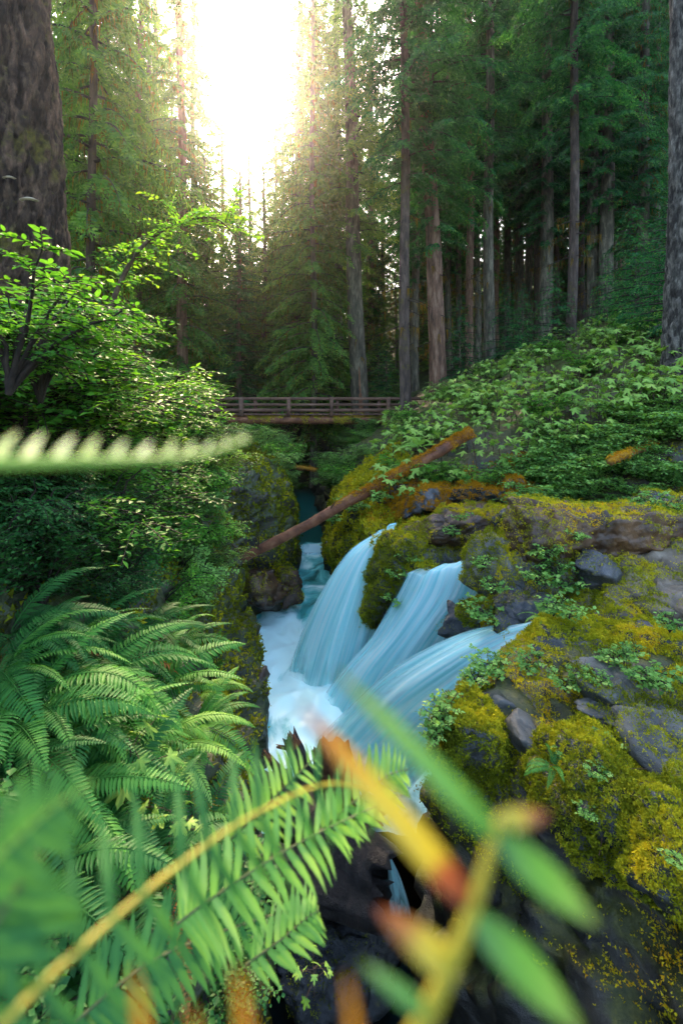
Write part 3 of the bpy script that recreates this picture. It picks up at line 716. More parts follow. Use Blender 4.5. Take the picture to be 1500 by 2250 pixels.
carpet('moss_carpet', 'yellow-green moss covering the rock ledge at right', RV, RT, 90000, .022, 201,
       lambda c: (c[:, 1] > 2.4) & (c[:, 1] < 7.3) & (c[:, 2] > -4.4) & (c[:, 0] < 6.5), -.25, -.2, .12)
carpet('channel_moss', 'golden moss on the broken rock between the large boulders', RV, RT, 45000, .03, 207,
       lambda c: (c[:, 1] > 7.0) & (c[:, 1] < 11.5) & (c[:, 2] > -4.2) & (c[:, 0] > 1.2) & (c[:, 0] < 8.5), -.1, .0, .15)
carpet('cliff_moss', 'mossy drapes on the right cliff beside the waterfalls', RV, RT, 40000, .05, 202,
       lambda c: (c[:, 1] > 9.6) & (c[:, 1] < 18) & (c[:, 2] > -5.6) & (c[:, 0] < 2.2), -.25, -.6, .1)
carpet('orange_moss', 'orange moss along the top of the ledge rocks', RV, RT, 5000, .045, 203,
       lambda c: (c[:, 1] > 11) & (c[:, 1] < 13.2) & (c[:, 2] > -3.2) & (c[:, 0] < 5), .2, .1, .2, 'moss_orange')
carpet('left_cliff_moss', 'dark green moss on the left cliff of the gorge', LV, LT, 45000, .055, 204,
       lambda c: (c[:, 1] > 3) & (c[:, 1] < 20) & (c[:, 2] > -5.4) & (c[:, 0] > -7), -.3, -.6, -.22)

# ------------------------------------------------------------------ conifers
def make_crown(seed, z0, z1, rb, rt, nb, droop, prof='tall', moss=0.3, dead=4, leafL=.24):
    rg = np.random.default_rng(seed)
    wood = MB(); Pl = []; Dl = []; Nl = []; Ll = []; tl = []; hp = []; hl = []
    for b in range(nb):
        f = (b+rg.random())/nb
        z = z0+(z1-z0)*f**.9
        L = (rb*(1-f)+rt*f)*rg.uniform(.7, 1.15)
        if prof == 'tall': L *= min(1, .45+f*3.0)
        az = b*2.399+rg.normal(0, .35)
        o = np.array([math.cos(az), math.sin(az), 0]); sd_ = np.array([-o[1], o[0], 0])
        n = 10; t = np.linspace(0, 1, n)
        rise = rg.uniform(.0, .25)
        sp = o[None]*(L*t)[:, None]+np.array([0, 0, 1])*(L*(rise*t-droop*t**2*rg.uniform(.7, 1.3)))[:, None]+sd_[None]*(L*.12*rg.normal()*t**2)[:, None]
        sp[:, 2] += z
        add_tube(wood, sp, np.linspace(.014*L+.012, .005, n), 4, .5, False)
        ns = int(L/.11); ts = np.linspace(.1, 1, ns)
        for j, tt in enumerate(ts):
            i = tt*(n-1); a = min(int(i), n-2); p = sp[a]*(1-(i-a))+sp[a+1]*(i-a)
            tg = unit(sp[a+1]-sp[a])
            sl = min(.34*L, 1.15)*(1-tt*.78)*rg.uniform(.6, 1.2)+.08
            s = 1 if j % 2 else -1
            d = unit(tg*.75+sd_*s*.9+np.array([0, 0, -.35-.45*rg.random()]))
            m = max(3, int(sl/.05)); q = np.linspace(.08, 1, m)
            pts = p+d[None]*(sl*q)[:, None]+np.array([0, 0, -1.])*(sl*.35*q**2)[:, None]
            nr = unit(np.array([0, 0, .75])+o*.55+rg.normal(0, .45, 3))
            side = unit(np.cross(d, nr))
            sg = np.where(np.arange(m) % 2 == 0, 1, -1)[:, None]
            dl = unit(d[None]*.8+side[None]*sg*.8+rg.normal(0, .22, (m, 3)))
            Pl.append(pts); Dl.append(dl); Nl.append(np.repeat(nr[None], m, 0)+rg.normal(0, .4, (m, 3)))
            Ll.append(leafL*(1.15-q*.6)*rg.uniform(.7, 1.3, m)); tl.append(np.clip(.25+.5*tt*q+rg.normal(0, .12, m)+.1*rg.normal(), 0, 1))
        if rg.random() < moss*2:
            for j in range(int(L*22*moss)):
                i = rg.uniform(.05, .85)*(n-1); a = min(int(i), n-2)
                hp.append(sp[a]*(1-(i-a))+sp[a+1]*(i-a)); hl.append(rg.uniform(.15, .7))
    for k in range(dead):      # bare dead limbs low on the trunk
        z = z0*rg.uniform(.35, 1); az = rg.uniform(0, 6.3); L = rg.uniform(.6, 2.0)
        o = np.array([math.cos(az), math.sin(az), -.25]); t = np.linspace(0, 1, 6)
        add_tube(wood, o[None]*(L*t)[:, None]+np.array([0, 0, z])-np.array([0, 0, .3])*(t**2)[:, None], np.linspace(.03, .006, 6), 4, .5, False)
        for j in range(14): hp.append(o*L*rg.uniform(.2, .9)+np.array([0, 0, z-.1])); hl.append(rg.uniform(.15, .6))
    Pl = np.concatenate(Pl); Dl = np.concatenate(Dl); Nl = np.concatenate(Nl); Ll = np.concatenate(Ll); tl = np.concatenate(tl)
    V, T, k = leaves(Pl, Dl, Nl, Ll, Ll*.42, .1)
    fol = mesh('foliage', V, T, np.repeat(tl, k))
    wd = wood.mesh('limbs')
    hm = None
    if hp:
        hp = np.array(hp); hl = np.array(hl); q = len(hp)
        a = rg.uniform(0, 6.3, q); sdv = np.stack([np.cos(a), np.sin(a), 0*a], -1); w = (.008+.022*rg.random(q))[:, None]
        L_ = hl[:, None]*np.array([0, 0, -1.]); j1 = rg.normal(0, .04, (q, 3))
        V = np.stack([hp-sdv*w, hp+sdv*w, hp+L_*.5+sdv*w*.6+j1, hp+L_*.5-sdv*w*.7+j1, hp+L_+j1*2], 1).reshape(-1, 3)
        kk = np.arange(q)[:, None]*5
        T = np.concatenate([kk+[0, 1, 2], kk+[0, 2, 3], kk+[3, 2, 4]])
        hm = mesh('hanging_moss', V, T, np.repeat(rg.random(q), 5))
    return fol, wd, hm
CR = {
 'tallA': make_crown(1, 11, 35, 4.3, 1.8, 110, .42, 'tall', .1, 12),
 'tallB': make_crown(2, 8, 34, 4.2, 1.6, 120, .5, 'tall', .12, 12),
 'mossy': make_crown(3, 1.5, 31, 4.3, 1.5, 130, .55, 'tall', .9, 8),
 'young': make_crown(4, .4, 17, 3.3, .25, 150, .25, 'cone', .15, 0, .22),
 'small': make_crown(5, .3, 4.6, 1.8, .15, 50, .22, 'cone', 0, 0, .14),
}
def trunk_mesh(r, h, lean=(0, 0), seed=0, nseg=20, nz=46, flare=.35, rough=.05, furrow=0.):
    rg = np.random.default_rng(seed)
    z = h*np.linspace(0, 1, nz)**1.25-.6
    th = np.arange(nseg)*2*math.pi/nseg
    rad = r*(1-.62*np.clip(z/h, 0, 1))*(1+flare*np.exp(-np.clip(z+.6, 0, None)/(.9*r+.35)))
    cx = lean[0]*z+.06*np.sin(z*.35+seed); cyy = lean[1]*z+.05*np.cos(z*.3+seed)
    V = np.stack([cx[:, None]+rad[:, None]*np.cos(th), cyy[:, None]+rad[:, None]*np.sin(th), np.repeat(z[:, None], nseg, 1)], -1)
    s = np.stack([np.cos(th)[None]*2.2+0*z[:, None], np.sin(th)[None]*2.2+0*z[:, None], z[:, None]*.55+0*th[None]], -1)
    f = 1+rough*fbm(s*1.6+seed, 4, seed)+.05*fbm(s*.6+seed, 2, seed+3)
    if furrow:
        ss = np.stack([np.cos(th)[None]*r*9+0*z[:, None], np.sin(th)[None]*r*9+0*z[:, None], z[:, None]*3.2+0*th[None]], -1)
        ss = ss+fbm(ss*.5, 3, seed)[..., None]*.5
        cv, gap = worley(ss, 5); c2, g2 = worley(ss*np.array([2.3, 2.3, 2.0]), 15)
        f = f+furrow*((cv-.5)*.6-np.exp(-gap*6)*1.1+(c2-.5)*.35-np.exp(-g2*8)*.4)/r
    V[..., 0] = cx[:, None]+(V[..., 0]-cx[:, None])*f; V[..., 1] = cyy[:, None]+(V[..., 1]-cyy[:, None])*f
    i = np.arange(nz-1)[:, None]*nseg; j = np.arange(nseg)[None]; k = (j+1) % nseg
    Q = np.stack([i+j, i+k, i+nseg+k, i+nseg+j], -1).reshape(-1, 4)
    TINT[0] = np.clip(.5+(cv-.5)*.9+(c2-.5)*.5, 0, 1).ravel() if furrow else None
    return V.reshape(-1, 3), Q
TINT = [None]
ntree = 0
def tree(label, x, y, r, crown, h=34, bark='bark', lean=(0, 0), needle='needle', cs=1.0, group=None, z=None, name='conifer_tree', rough=.05, nseg=20, nz=46, furrow=0.):
    global ntree; ntree += 1
    z = gz(x, y) if z is None else z
    rt = thing(name, label, 'tree', (x, y, z), 0, 1, group)
    V, Q = trunk_mesh(r, h, lean, ntree, nseg, nz if nseg > 12 else 28, rough=rough, furrow=furrow)
    link('trunk', mesh('trunk', V, Q, TINT[0], smooth=True), M[bark], rt)
    if crown:
        fol, wd, hm = CR[crown]
        rot = ntree*2.1; sc = cs*rnd.uniform(.92, 1.08)
        sh = Matrix.Identity(4); sh[0][2] = lean[0]; sh[1][2] = lean[1]
        def put(nm, me, mat):
            key = me.name+mat
            if key not in MC:
                c = me.copy(); c.materials.append(M[mat]); MC[key] = c
            o = link(nm, MC[key], None, rt); o.matrix_local = sh @ Matrix.Rotation(rot, 4, 'Z') @ Matrix.Scale(sc, 4)
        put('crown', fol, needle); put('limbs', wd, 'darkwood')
        if hm: put('hanging_moss', hm, 'hang')
        for ch in rt.children:
            if ch.name.startswith(('hanging', 'limbs')): ch['kind'] = 'stuff'
    return rt
MC = {}
def tpx(label, px, y, wpx, crown, topdx=0, **kw):
    """tree given by the pixel column of its base, distance and base width in pixels"""
    x = (px-750)/F*y
    return tree(label, x, y, wpx/F*y/2*.86, crown, lean=(topdx/875.0, 0), **kw)
# right bank, from the bridge outwards
tpx('stout grey trunk with a torn red strip standing just behind the footbridge', 788, 30, 46, 'tallA', -24, needle='needle_warm')
tpx('slimmer shaded trunk left of the trunk with the torn strip', 745, 36, 28, 'tallB', -6, needle='needle_warm')
tpx('straight trunk standing in front of the right end of the footbridge', 891, 24, 29, 'tallA', -4, bark='bark_moss')
tpx('thin trunk close behind the one in front of the bridge', 912, 34, 22, 'tallB', 0)
tpx('leaning reddish trunk with green moss on one side, right of the bridge end', 966, 26, 44, 'tallB', -44, bark='bark_red')
tpx('narrow dark trunk right of the leaning reddish trunk', 1006, 41, 16, 'tallA')
tpx('dark thin trunk touching the pale grey one on its left', 1048, 38, 19, 'tallB')
tpx('pale grey straight trunk in the middle of the right forest', 1072, 31, 30, 'tallA', 4)
tpx('thin trunk between the pale grey one and the broad dark one', 1115, 42, 18, 'tallA')
tpx('second thin trunk between the pale grey one and the broad dark one', 1162, 43, 20, 'tallB')
tpx('broad dark trunk behind the ferny slope of the right forest', 1198, 34, 36, 'tallB', 6)
tpx('olive mossy trunk beside the small red stump', 1256, 24, 25, 'tallA', 8, bark='bark_moss')
tpx('pale thin trunk glimpsed behind the olive mossy trunk', 1237, 48, 14, 'tallA')
tpx('bluish trunk left of the broad black trunk', 1297, 33, 30, 'tallB', 14)
tpx('broad black trunk among the right-hand forest', 1330, 32, 40, 'tallA', 8)
tpx('reddish sunlit trunk right of the broad black trunk', 1358, 38, 27, 'tallB', 20, bark='bark_red')
tpx('tall dark trunk with branches near the right edge', 1404, 32, 33, 'mossy', 16)
tpx('dark trunk behind the one with branches near the right edge', 1432, 36, 28, 'tallA', 14)
tpx('big grey furrowed trunk cut by the right edge of the picture', 1492, 14, 80, None, 8, rough=.05, nseg=90, nz=320, furrow=.045, h=26, bark='bark_plate')
# left bank
tree('huge dark mossy trunk with bracket fungi at the left edge', -4.95, 7.2, .80, None, 14, 'bark_plate_moss', (-.004, 0), rough=.08, nseg=180, nz=260, furrow=.055)
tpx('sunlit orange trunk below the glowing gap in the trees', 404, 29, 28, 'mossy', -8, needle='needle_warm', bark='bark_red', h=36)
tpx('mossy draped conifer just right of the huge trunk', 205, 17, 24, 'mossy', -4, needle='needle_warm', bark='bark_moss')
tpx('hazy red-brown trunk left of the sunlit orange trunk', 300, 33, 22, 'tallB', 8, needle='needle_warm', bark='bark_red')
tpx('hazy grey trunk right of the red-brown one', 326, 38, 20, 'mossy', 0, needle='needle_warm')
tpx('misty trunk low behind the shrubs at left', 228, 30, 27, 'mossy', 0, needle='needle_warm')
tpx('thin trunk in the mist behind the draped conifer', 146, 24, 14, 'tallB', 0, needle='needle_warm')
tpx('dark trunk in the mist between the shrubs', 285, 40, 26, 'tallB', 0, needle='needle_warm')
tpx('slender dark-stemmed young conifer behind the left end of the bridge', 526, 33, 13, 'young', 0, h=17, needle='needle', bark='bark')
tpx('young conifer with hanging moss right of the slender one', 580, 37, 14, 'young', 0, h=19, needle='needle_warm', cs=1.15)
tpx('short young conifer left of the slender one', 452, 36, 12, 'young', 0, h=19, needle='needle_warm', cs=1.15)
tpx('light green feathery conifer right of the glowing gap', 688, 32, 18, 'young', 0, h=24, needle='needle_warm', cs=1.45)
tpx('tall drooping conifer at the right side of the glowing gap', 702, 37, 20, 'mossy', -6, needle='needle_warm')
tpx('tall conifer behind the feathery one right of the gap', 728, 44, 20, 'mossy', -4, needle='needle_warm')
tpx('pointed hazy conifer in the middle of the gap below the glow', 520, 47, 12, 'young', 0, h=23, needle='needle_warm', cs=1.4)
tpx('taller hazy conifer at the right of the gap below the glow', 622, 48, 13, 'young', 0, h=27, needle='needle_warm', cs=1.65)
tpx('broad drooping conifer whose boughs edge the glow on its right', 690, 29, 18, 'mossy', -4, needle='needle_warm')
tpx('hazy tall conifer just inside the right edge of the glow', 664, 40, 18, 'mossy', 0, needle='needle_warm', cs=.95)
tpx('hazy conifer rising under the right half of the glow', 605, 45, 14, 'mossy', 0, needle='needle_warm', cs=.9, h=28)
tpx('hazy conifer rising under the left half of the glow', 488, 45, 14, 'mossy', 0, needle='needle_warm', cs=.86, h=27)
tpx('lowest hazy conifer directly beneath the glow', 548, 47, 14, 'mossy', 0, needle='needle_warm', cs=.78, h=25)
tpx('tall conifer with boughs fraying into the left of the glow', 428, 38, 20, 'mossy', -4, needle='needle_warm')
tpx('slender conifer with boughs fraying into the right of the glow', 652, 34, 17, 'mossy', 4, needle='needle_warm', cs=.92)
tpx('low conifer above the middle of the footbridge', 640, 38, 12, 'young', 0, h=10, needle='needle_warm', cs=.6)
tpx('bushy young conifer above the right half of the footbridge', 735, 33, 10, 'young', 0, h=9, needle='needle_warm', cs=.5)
# the forest beyond: nobody can tell these apart
spots = []
for x in np.arange(2, 46, 3.6):
    for y in (44, 52, 60):
        spots.append((x+rnd.uniform(-1.3, 1.3), y+rnd.uniform(-3, 3), 0))
for x in np.arange(-42, -9, 3.8):
    for y in (42, 51, 62): spots.append((x+rnd.uniform(-1.4, 1.4), y+rnd.uniform(-3, 3), 1))
for x, y, s in spots:
    ang = 750+x/y*F
    if 385 < ang < 655: continue
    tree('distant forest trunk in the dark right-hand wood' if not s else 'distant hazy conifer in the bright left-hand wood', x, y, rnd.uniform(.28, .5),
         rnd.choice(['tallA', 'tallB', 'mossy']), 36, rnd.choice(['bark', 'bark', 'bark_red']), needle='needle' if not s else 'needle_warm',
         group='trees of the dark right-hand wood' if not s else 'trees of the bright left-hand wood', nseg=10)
for k in range(64):
    y = rnd.uniform(40, 60); x = rnd.uniform(-40, 44); a_ = 750+x/y*F
    if 400 < a_ < 640: continue
    s = x < -4
    tree('leafy young conifer filling the bright left-hand wood' if s else 'leafy young conifer filling the dark right-hand wood', x, y, .14, 'young', 14, 'bark', needle='needle_warm' if s else 'needle',
         cs=rnd.uniform(.55, 1.0), group='young conifers of the left-hand wood' if s else 'young conifers of the right-hand wood', nseg=8)
for ang, y, cs in ((430, 42, .95), (480, 44, .75), (505, 39, .6), (555, 42, .85), (600, 40, .95), (650, 44, 1.3), (380, 42, 1.2), (345, 46, 1.3), (620, 52, 1.2), (840, 44, .9), (870, 40, .7), (930, 46, 1.0), (945, 41, .6), (985, 45, .8), (815, 48, 1.0), (770, 42, .7), (700, 43, 1.0), (455, 52, 1.1), (540, 52, 1.0)):
    tree('low hazy conifer closing the gap beneath the glow', (ang-750)/F*y, y, .16, 'young', 15*cs, 'bark', needle='needle_warm', cs=cs, group='low conifers beneath the glow')
for px, py, y in ((1150, 740, 25), (1215, 745, 24), (1395, 700, 21), (1445, 690, 20), (1330, 690, 25), (1010, 790, 26), (850, 840, 33), (1110, 770, 27), (1470, 745, 17), (830, 800, 35), (1370, 640, 27)):
    x = (px-750)/F*y
    tree('small dark understorey hemlock on the forest floor', x, y, .04, 'small', 4.2, 'bark', group='small hemlocks under the right-hand trees', cs=rnd.uniform(.8, 1.15), nseg=8, name='hemlock_sapling')
for px in (985, 1032, 1090, 1138, 1178, 1222, 1276, 1316, 1384, 1446, 1468, 1345):
    y = rnd.uniform(34, 46); tree('slim dark trunk standing between the named trunks of the right forest', (px-750)/F*y, y, rnd.uniform(.2, .34), rnd.choice(['tallA', 'tallB']), 36, rnd.choice(['bark', 'bark_moss', 'bark_red']), group='slim dark trunks of the right forest', nseg=12)
# bracket fungi on the huge trunk
bt = [o for o in COL.objects if o.get('label', '').startswith('huge dark mossy')][0]
for px, py, s in ((22, 392, .09), (66, 441, .13)):
    mb = MB(); th = np.linspace(-1.7, 1.7, 15)
    rimp = np.stack([np.sin(th), -np.cos(th)*.8, 0*th], -1)
    V = np.concatenate([[[0, .15, .35]], rimp*.55+[0, 0, .22], rimp, rimp*.6+[0, 0, -.12]])*s
    n = 15
    Fc = [[0, 1+i, 2+i] for i in range(n-1)]
    Qc = [[1+k*n+i, 1+(k+1)*n+i, 2+(k+1)*n+i, 2+k*n+i] for k in (0, 1) for i in range(n-1)]
    mb.add(V, Fc); mb.F.setdefault(4, []).append(np.array(Qc))
    c = P(px, py, 6.52)
    o = link('bracket_fungus', mb.mesh('bracket_fungus', True), M['fungus'], bt, tuple(Vector(c)-bt.location))

# the torn strip low on the trunk behind the bridge
t0_ = [o for o in COL.objects if o.get('label', '').startswith('stout grey trunk')][0]
n = 24; zz = np.linspace(.2, 3.6, n); rg = np.random.default_rng(12); w_ = .10+.05*np.sin(zz*2)+rg.normal(0, .018, n); w_[0] = w_[-1] = .02
cx_ = .17-.05*zz; V = np.concatenate([np.column_stack([cx_-w_, -.60+.028*zz, zz]), np.column_stack([cx_, -.66+.028*zz+0*zz, zz]), np.column_stack([cx_+w_, -.57+.028*zz, zz])])
i = np.arange(n-1); Q = np.concatenate([np.column_stack([i, i+n, i+n+1, i+1]), np.column_stack([i+n, i+2*n, i+2*n+1, i+n+1])])
tag(link('torn_strip', mesh('torn_strip', V, Q), M['brokenwood'], t0_), 'torn reddish strip of bare wood')
# red stump by the olive trunk
x, y = (1277-750)/F*22, 22; zb = (HY-772)/F*22
rg = np.random.default_rng(4); th = np.arange(18)*2*math.pi/18
st = thing('broken_stump', 'small splintered red-brown stump beside the olive mossy trunk', 'stump', (x, y, zb-.3))
rows = []
for z, rr in ((0, .34), (.35, .30), (.7, .27)): rows.append(np.stack([np.cos(th)*rr*(1+.1*rg.normal(size=18)), np.sin(th)*rr, 0*th+z], -1))
top = np.stack([np.cos(th)*.22, np.sin(th)*.22, .75+.35*rg.random(18)], -1); rows += [top, top*np.array([.5, .5, .8])]
V = np.concatenate(rows); i = np.arange(4)[:, None]*18; j = np.arange(18)[None]; k = (j+1) % 18
link('stump_wood', mesh('stump', V, np.stack([i+j, i+k, i+18+k, i+18+j], -1).reshape(-1, 4)), M['brokenwood'], st)

# ------------------------------------------------------------------ the footbridge
BY = 27.0
def bx(px): return (px-750)/F*BY
def bz(py): return (HY-py)/F*BY
br = thing('footbridge', 'brown timber footbridge with plank railings crossing the gorge', 'bridge', (bx(690), BY, bz(915)))
def part(name, mb, mat, parent=br, smooth=False):
    o = link(name, mb.mesh(name, smooth), M[mat], parent)
    o.location = Vector((0, 0, 0))-br.location if parent is br else Vector((0, 0, 0))
    return o
x0, x1 = bx(425), bx(945)
for yy, side in ((BY-.75, 0), (BY+.75, 1)):
    for py, hh, dd in ((876, .16, .10), (889, .13, .06), (901, .15, .06)):
        mb = MB()
        for k in range(3):                       # each rail runs in three lengths
            a = x0+(x1-x0)*k/3; b = x0+(x1-x0)*(k+1)/3
            mb = MB(); box(mb, ((a+b)/2, yy+(.0 if py != 876 else -.02), bz(py)), (b-a-.012, dd, hh)); part('rail', mb, 'plank')
    for px in ((434, 537, 638, 729, 850, 930) if side == 0 else (470, 555, 632, 740, 835, 905)):
        mb = MB(); box(mb, (bx(px), yy+(-.10 if side == 0 else .10), bz(893)), (.24 if px == 537 else .2, .12, 1.05))
        po = part('post', mb, 'post' if px == 537 else 'plank')
        if side == 0:
            for q in (878, 901):
                bb = MB(); add_tube(bb, [(bx(px), yy-.155, bz(q)), (bx(px), yy-.185, bz(q))], .028, 8)
                part('bolt', bb, 'metal', po)
for k in range(42):
    a = x0+(x1-x0)*(k+.5)/42; mb = MB(); box(mb, (a, BY, bz(910)+rnd.uniform(-.006, .006)), ((x1-x0)/42-.02, 1.75, .07)); part('deck_plank', mb, 'plank')
for yy in (BY-.6, BY+.6):
    mb = MB(); n = 40; xs = np.linspace(bx(505), bx(860), n)
    pts = np.column_stack([xs, np.full(n, yy), np.full(n, bz(921.5))]); add_tube(mb, pts, .24+.012*np.sin(xs*3), 14)
    o = part('beam_log', mb, 'log', smooth=True)
    V = np.array([v.co[:] for v in o.data.vertices]); Q = [p.vertices[:] for p in o.data.polygons if len(p.vertices) == 4]
    T = np.array([[q[0], q[1], q[2]] for q in Q]+[[q[0], q[2], q[3]] for q in Q])
    mo = moss_on(V, T, o, 700, .06, 301, -.5, 'moss', None, .1, 1.0, .15)
for px in (638, 729, 860):
    mb = MB(); box(mb, (bx(px), BY, bz(921)), (.3, 1.6, .3)); part('cross_beam', mb, 'plank')

# ------------------------------------------------------------------ logs
def log(label, a, b, r0, r1, mat, seed, moss=0, sag=.0, name='fallen_log', mkeep=None, msize=.04, group=None):
    a = np.array(a); b = np.array(b); n = 60; t = np.linspace(0, 1, n)
    pts = a[None]*(1-t[:, None])+b[None]*t[:, None]; pts[:, 2] -= sag*np.sin(t*math.pi)
    pts += np.stack([fbm(np.stack([t*3, 0*t+seed+k, 0*t], -1), 3, seed)*.03 for k in range(3)], -1)
    V, Q, T = tube(pts, r0+(r1-r0)*t, 22)
    c = np.concatenate([np.repeat(pts, 22, 0), pts[[0, -1]]])
    d = V-c; V = c+d*(1+.10*fbm(V*2.2+seed, 4, seed)+.05*fbm(V*9, 2, seed+2))[:, None]
    root = thing(name, label, 'log', tuple(a), group=group)
    link('log_wood', mesh('log', V-a, [Q, T], smooth=True), M[mat], root)
    if moss:
        TT = np.concatenate([Q[:, [0, 1, 2]], Q[:, [0, 2, 3]]])
        o = moss_on(V, TT, root, moss, msize, seed+5, -.2, 'moss_orange', mkeep, .25, 1.5, -.5)
        if o: o.location = -Vector(a)
    return root
la, lb = P(498, 1252, 12.1), P(1035, 948, 12.9)
lg = log('long fallen log leaning across the gorge, mossy orange at its upper end', la, lb,   .115, .155, 'log', 6, 1800, .0,
         mkeep=lambda p: (p[:, 0]-la[0])/(lb[0]-la[0])+.25*fbm(p*1.2, 3, 9) > .48)
mb = MB()
for (q, d) in ((.07, (-.5, .2, .5)), (.12, (.1, -.3, .5)), (.4, (.2, -.2, .35))):
    p = la*(1-q)+lb*q-la; t = np.linspace(0, 1, 5)[:, None]; add_tube(mb, p+np.array(d)*t, np.linspace(.03, .008, 5), 5)
link('branch_stub', mb.mesh('branch_stub'), M['wood'], lg)
log('slim orange-mossed log bridging the slot far behind the leaning log', P(604, 1022, 21.5), P(695, 1034, 20.5), .10, .08, 'mosslog', 16, 500, .0)
log('thin bare pole floating at the far end of the green pool', P(610, 1131, 24.3), P(682, 1137, 24.0), .07, .05, 'log', 17)
log('short orange-mossed log end sticking out of the right-hand shrubs', P(1335, 1012, 10.6), P(1440, 975, 11.7), .085, .08, 'mosslog', 18, 1500, msize=.03)
log('orange-mossed branch lying in the leaves above the grey angular rock', P(1140, 998, 13.2), P(1205, 1016, 12.8), .07, .05, 'mosslog', 19, 1500)
# the log jam at the mouth of the pool
def jagged(label, base, tip, r0, r1, seed, mat='driftwood', n=26, name='broken_log'):
    rg = np.random.default_rng(seed); base = np.array(base); tip = np.array(tip); t = np.linspace(0, 1, n)
    pts = base+(tip-base)*t[:, None]; ns = 24
    V, Q, T = tube(pts, r0+(r1-r0)*t, ns, True)
    c = np.concatenate([np.repeat(pts, ns, 0), pts[[0, -1]]]); d = V-c
    L = np.linalg.norm(tip-base); ax = unit(tip-base)
    th = np.tile(np.arange(ns), n); tt = np.repeat(t, ns)
    groove = 1+.16*vnoise(np.stack([np.cos(th/ns*6.283)*3, np.sin(th/ns*6.283)*3, tt*1.4+seed], -1), seed)+.12*fbm(np.stack([np.cos(th/ns*6.283)*5, np.sin(th/ns*6.283)*5, tt*3+seed], -1), 3, seed+1)
    V[:-2] = c[:-2]+d[:-2]*groove[:, None]
    spike = rg.uniform(-.14, .16, ns)*min(L, 1.0)
    for row, w in ((n-1, 1), (n-2, .7), (n-3, .4)): V[row*ns:(row+1)*ns] += ax*(spike*w)[:, None]
    V[-1] -= ax*.1*L
    root = thing(name, label, 'log', tuple(base))
    o = link('log_wood', mesh('log', V-base, [Q, T], smooth=False), M[mat], root)
    if mat == 'driftwood' and r0 < .2:
        o.data.materials.append(M['brokenwood'])
        idx = np.zeros(len(o.data.polygons), np.int32); cut = (n-5)*ns
        vi = np.array([p.vertices[0] for p in o.data.polygons]); idx[(vi >= cut) & (vi < n*ns)] = 1
        o.data.polygons.foreach_set('material_index', idx)
    return root
jagged('snapped grey-brown log tip with a side stub in front of the white water', P(690, 1745, 6.9), P(638, 1622, 7.1), .16, .11, 3)
jagged('slim broken branch poking up left of the snapped log tip', P(650, 1735, 7.0), P(585, 1660, 7.1), .07, .05, 4)
jagged('short thin side stub of driftwood pointing left over the foam', P(655, 1650, 7.05), P(611, 1640, 7.1), .035, .025, 14)
jagged('dark reddish rotten stub behind the snapped log tip', P(715, 1750, 6.8), P(708, 1645, 6.9), .19, .15, 5)
jagged('orange splintered stump spike rising before the waterfall', P(745, 1760, 6.6), P(738, 1640, 6.7), .26, .20, 6, 'brokenwood')
jagged('thick black waterlogged log end in the log jam', P(640, 1760, 6.9), P(838, 1930, 6.0), .38, .36, 7)
jagged('long dark log under the fern leaves at the pool mouth', P(520, 1735, 7.3), P(830, 1830, 6.5), .30, .27, 8)
jagged('dark lower log wedged beneath the black log end', P(560, 1890, 6.3), P(830, 1990, 5.8), .26, .24, 9)
log('dark mossy log lying along the left foot of the log jam', P(470, 1740, 7.2), P(640, 1700, 7.3), .12, .10, 'driftwood', 21)

# ------------------------------------------------------------------ shrubs
def make_shrub(seed, h, r, nst, leafL, leafW, tw=26, per=16, six=False, flat=.35):
    rg = np.random.default_rng(seed); wood = MB(); Pl = []; Dl = []; Nl = []; Ll = []; tl = []
    for s in range(nst):
        az = s*2.399+rg.normal(0, .3); rr = r*rg.uniform(.35, 1.0); hh = h*rg.uniform(.6, 1.05)
        o = np.array([math.cos(az), math.sin(az), 0]); t = np.linspace(0, 1, 9)
        sp = o[None]*(rr*t**1.3)[:, None]+np.array([0, 0, 1.])*(hh*(t-.28*t**2.5))[:, None]+rg.normal(0, .03, (9, 3))*t[:, None]
        add_tube(wood, sp, np.linspace(.018, .004, 9)*max(h, .3), 5, .5, False)
        for k in range(tw):
            i = (.22+.78*rg.random())*8; a = min(int(i), 7); p = sp[a]*(1-(i-a))+sp[a+1]*(i-a)
            a2 = az+rg.normal(0, 1.1); L = r*rg.uniform(.25, .55)
            d = np.array([math.cos(a2), math.sin(a2), rg.uniform(-.05, .35)]); m = max(5, int(per*rg.uniform(.6, 1.2)))
            q = np.linspace(.08, 1, m)
            pts = p+d[None]*(L*q)[:, None]-np.array([0, 0, 1.])*(L*.22*q**2)[:, None]
            add_tube(wood, pts[::max(1, m//4)], .0035*max(h, .3), 3, .5, False)
            sdv = unit(np.cross(d, [0, 0, 1.])); sg = np.where(np.arange(m) % 2 == 0, 1, -1)[:, None]
            Pl.append(pts); Dl.append(unit(d)[None]*.6+sdv[None]*sg+rg.normal(0, .25, (m, 3))+np.array([0, 0, -.1]))
            Nl.append(np.array([0, 0, 1.])[None]+rg.normal(0, flat, (m, 3)))
            Ll.append(leafL*rg.uniform(.6, 1.25, m)); base = rg.normal(.42, .13)
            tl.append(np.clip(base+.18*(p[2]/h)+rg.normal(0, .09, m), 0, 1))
    Pl = np.concatenate(Pl); Ll = np.concatenate(Ll)
    V, T, k = leaves(Pl, np.concatenate(Dl), np.concatenate(Nl), Ll, Ll*leafW, .12, six)
    return mesh('leaves', V, T, np.repeat(np.concatenate(tl), k)), wood.mesh('stems')
SH = [make_shrub(11, 1.7, 1.25, 14, .095, .55, 26, 15), make_shrub(12, 1.5, 1.4, 13, .08, .5, 28, 16), make_shrub(13, 1.9, 1.2, 12, .11, .55, 24, 13)]
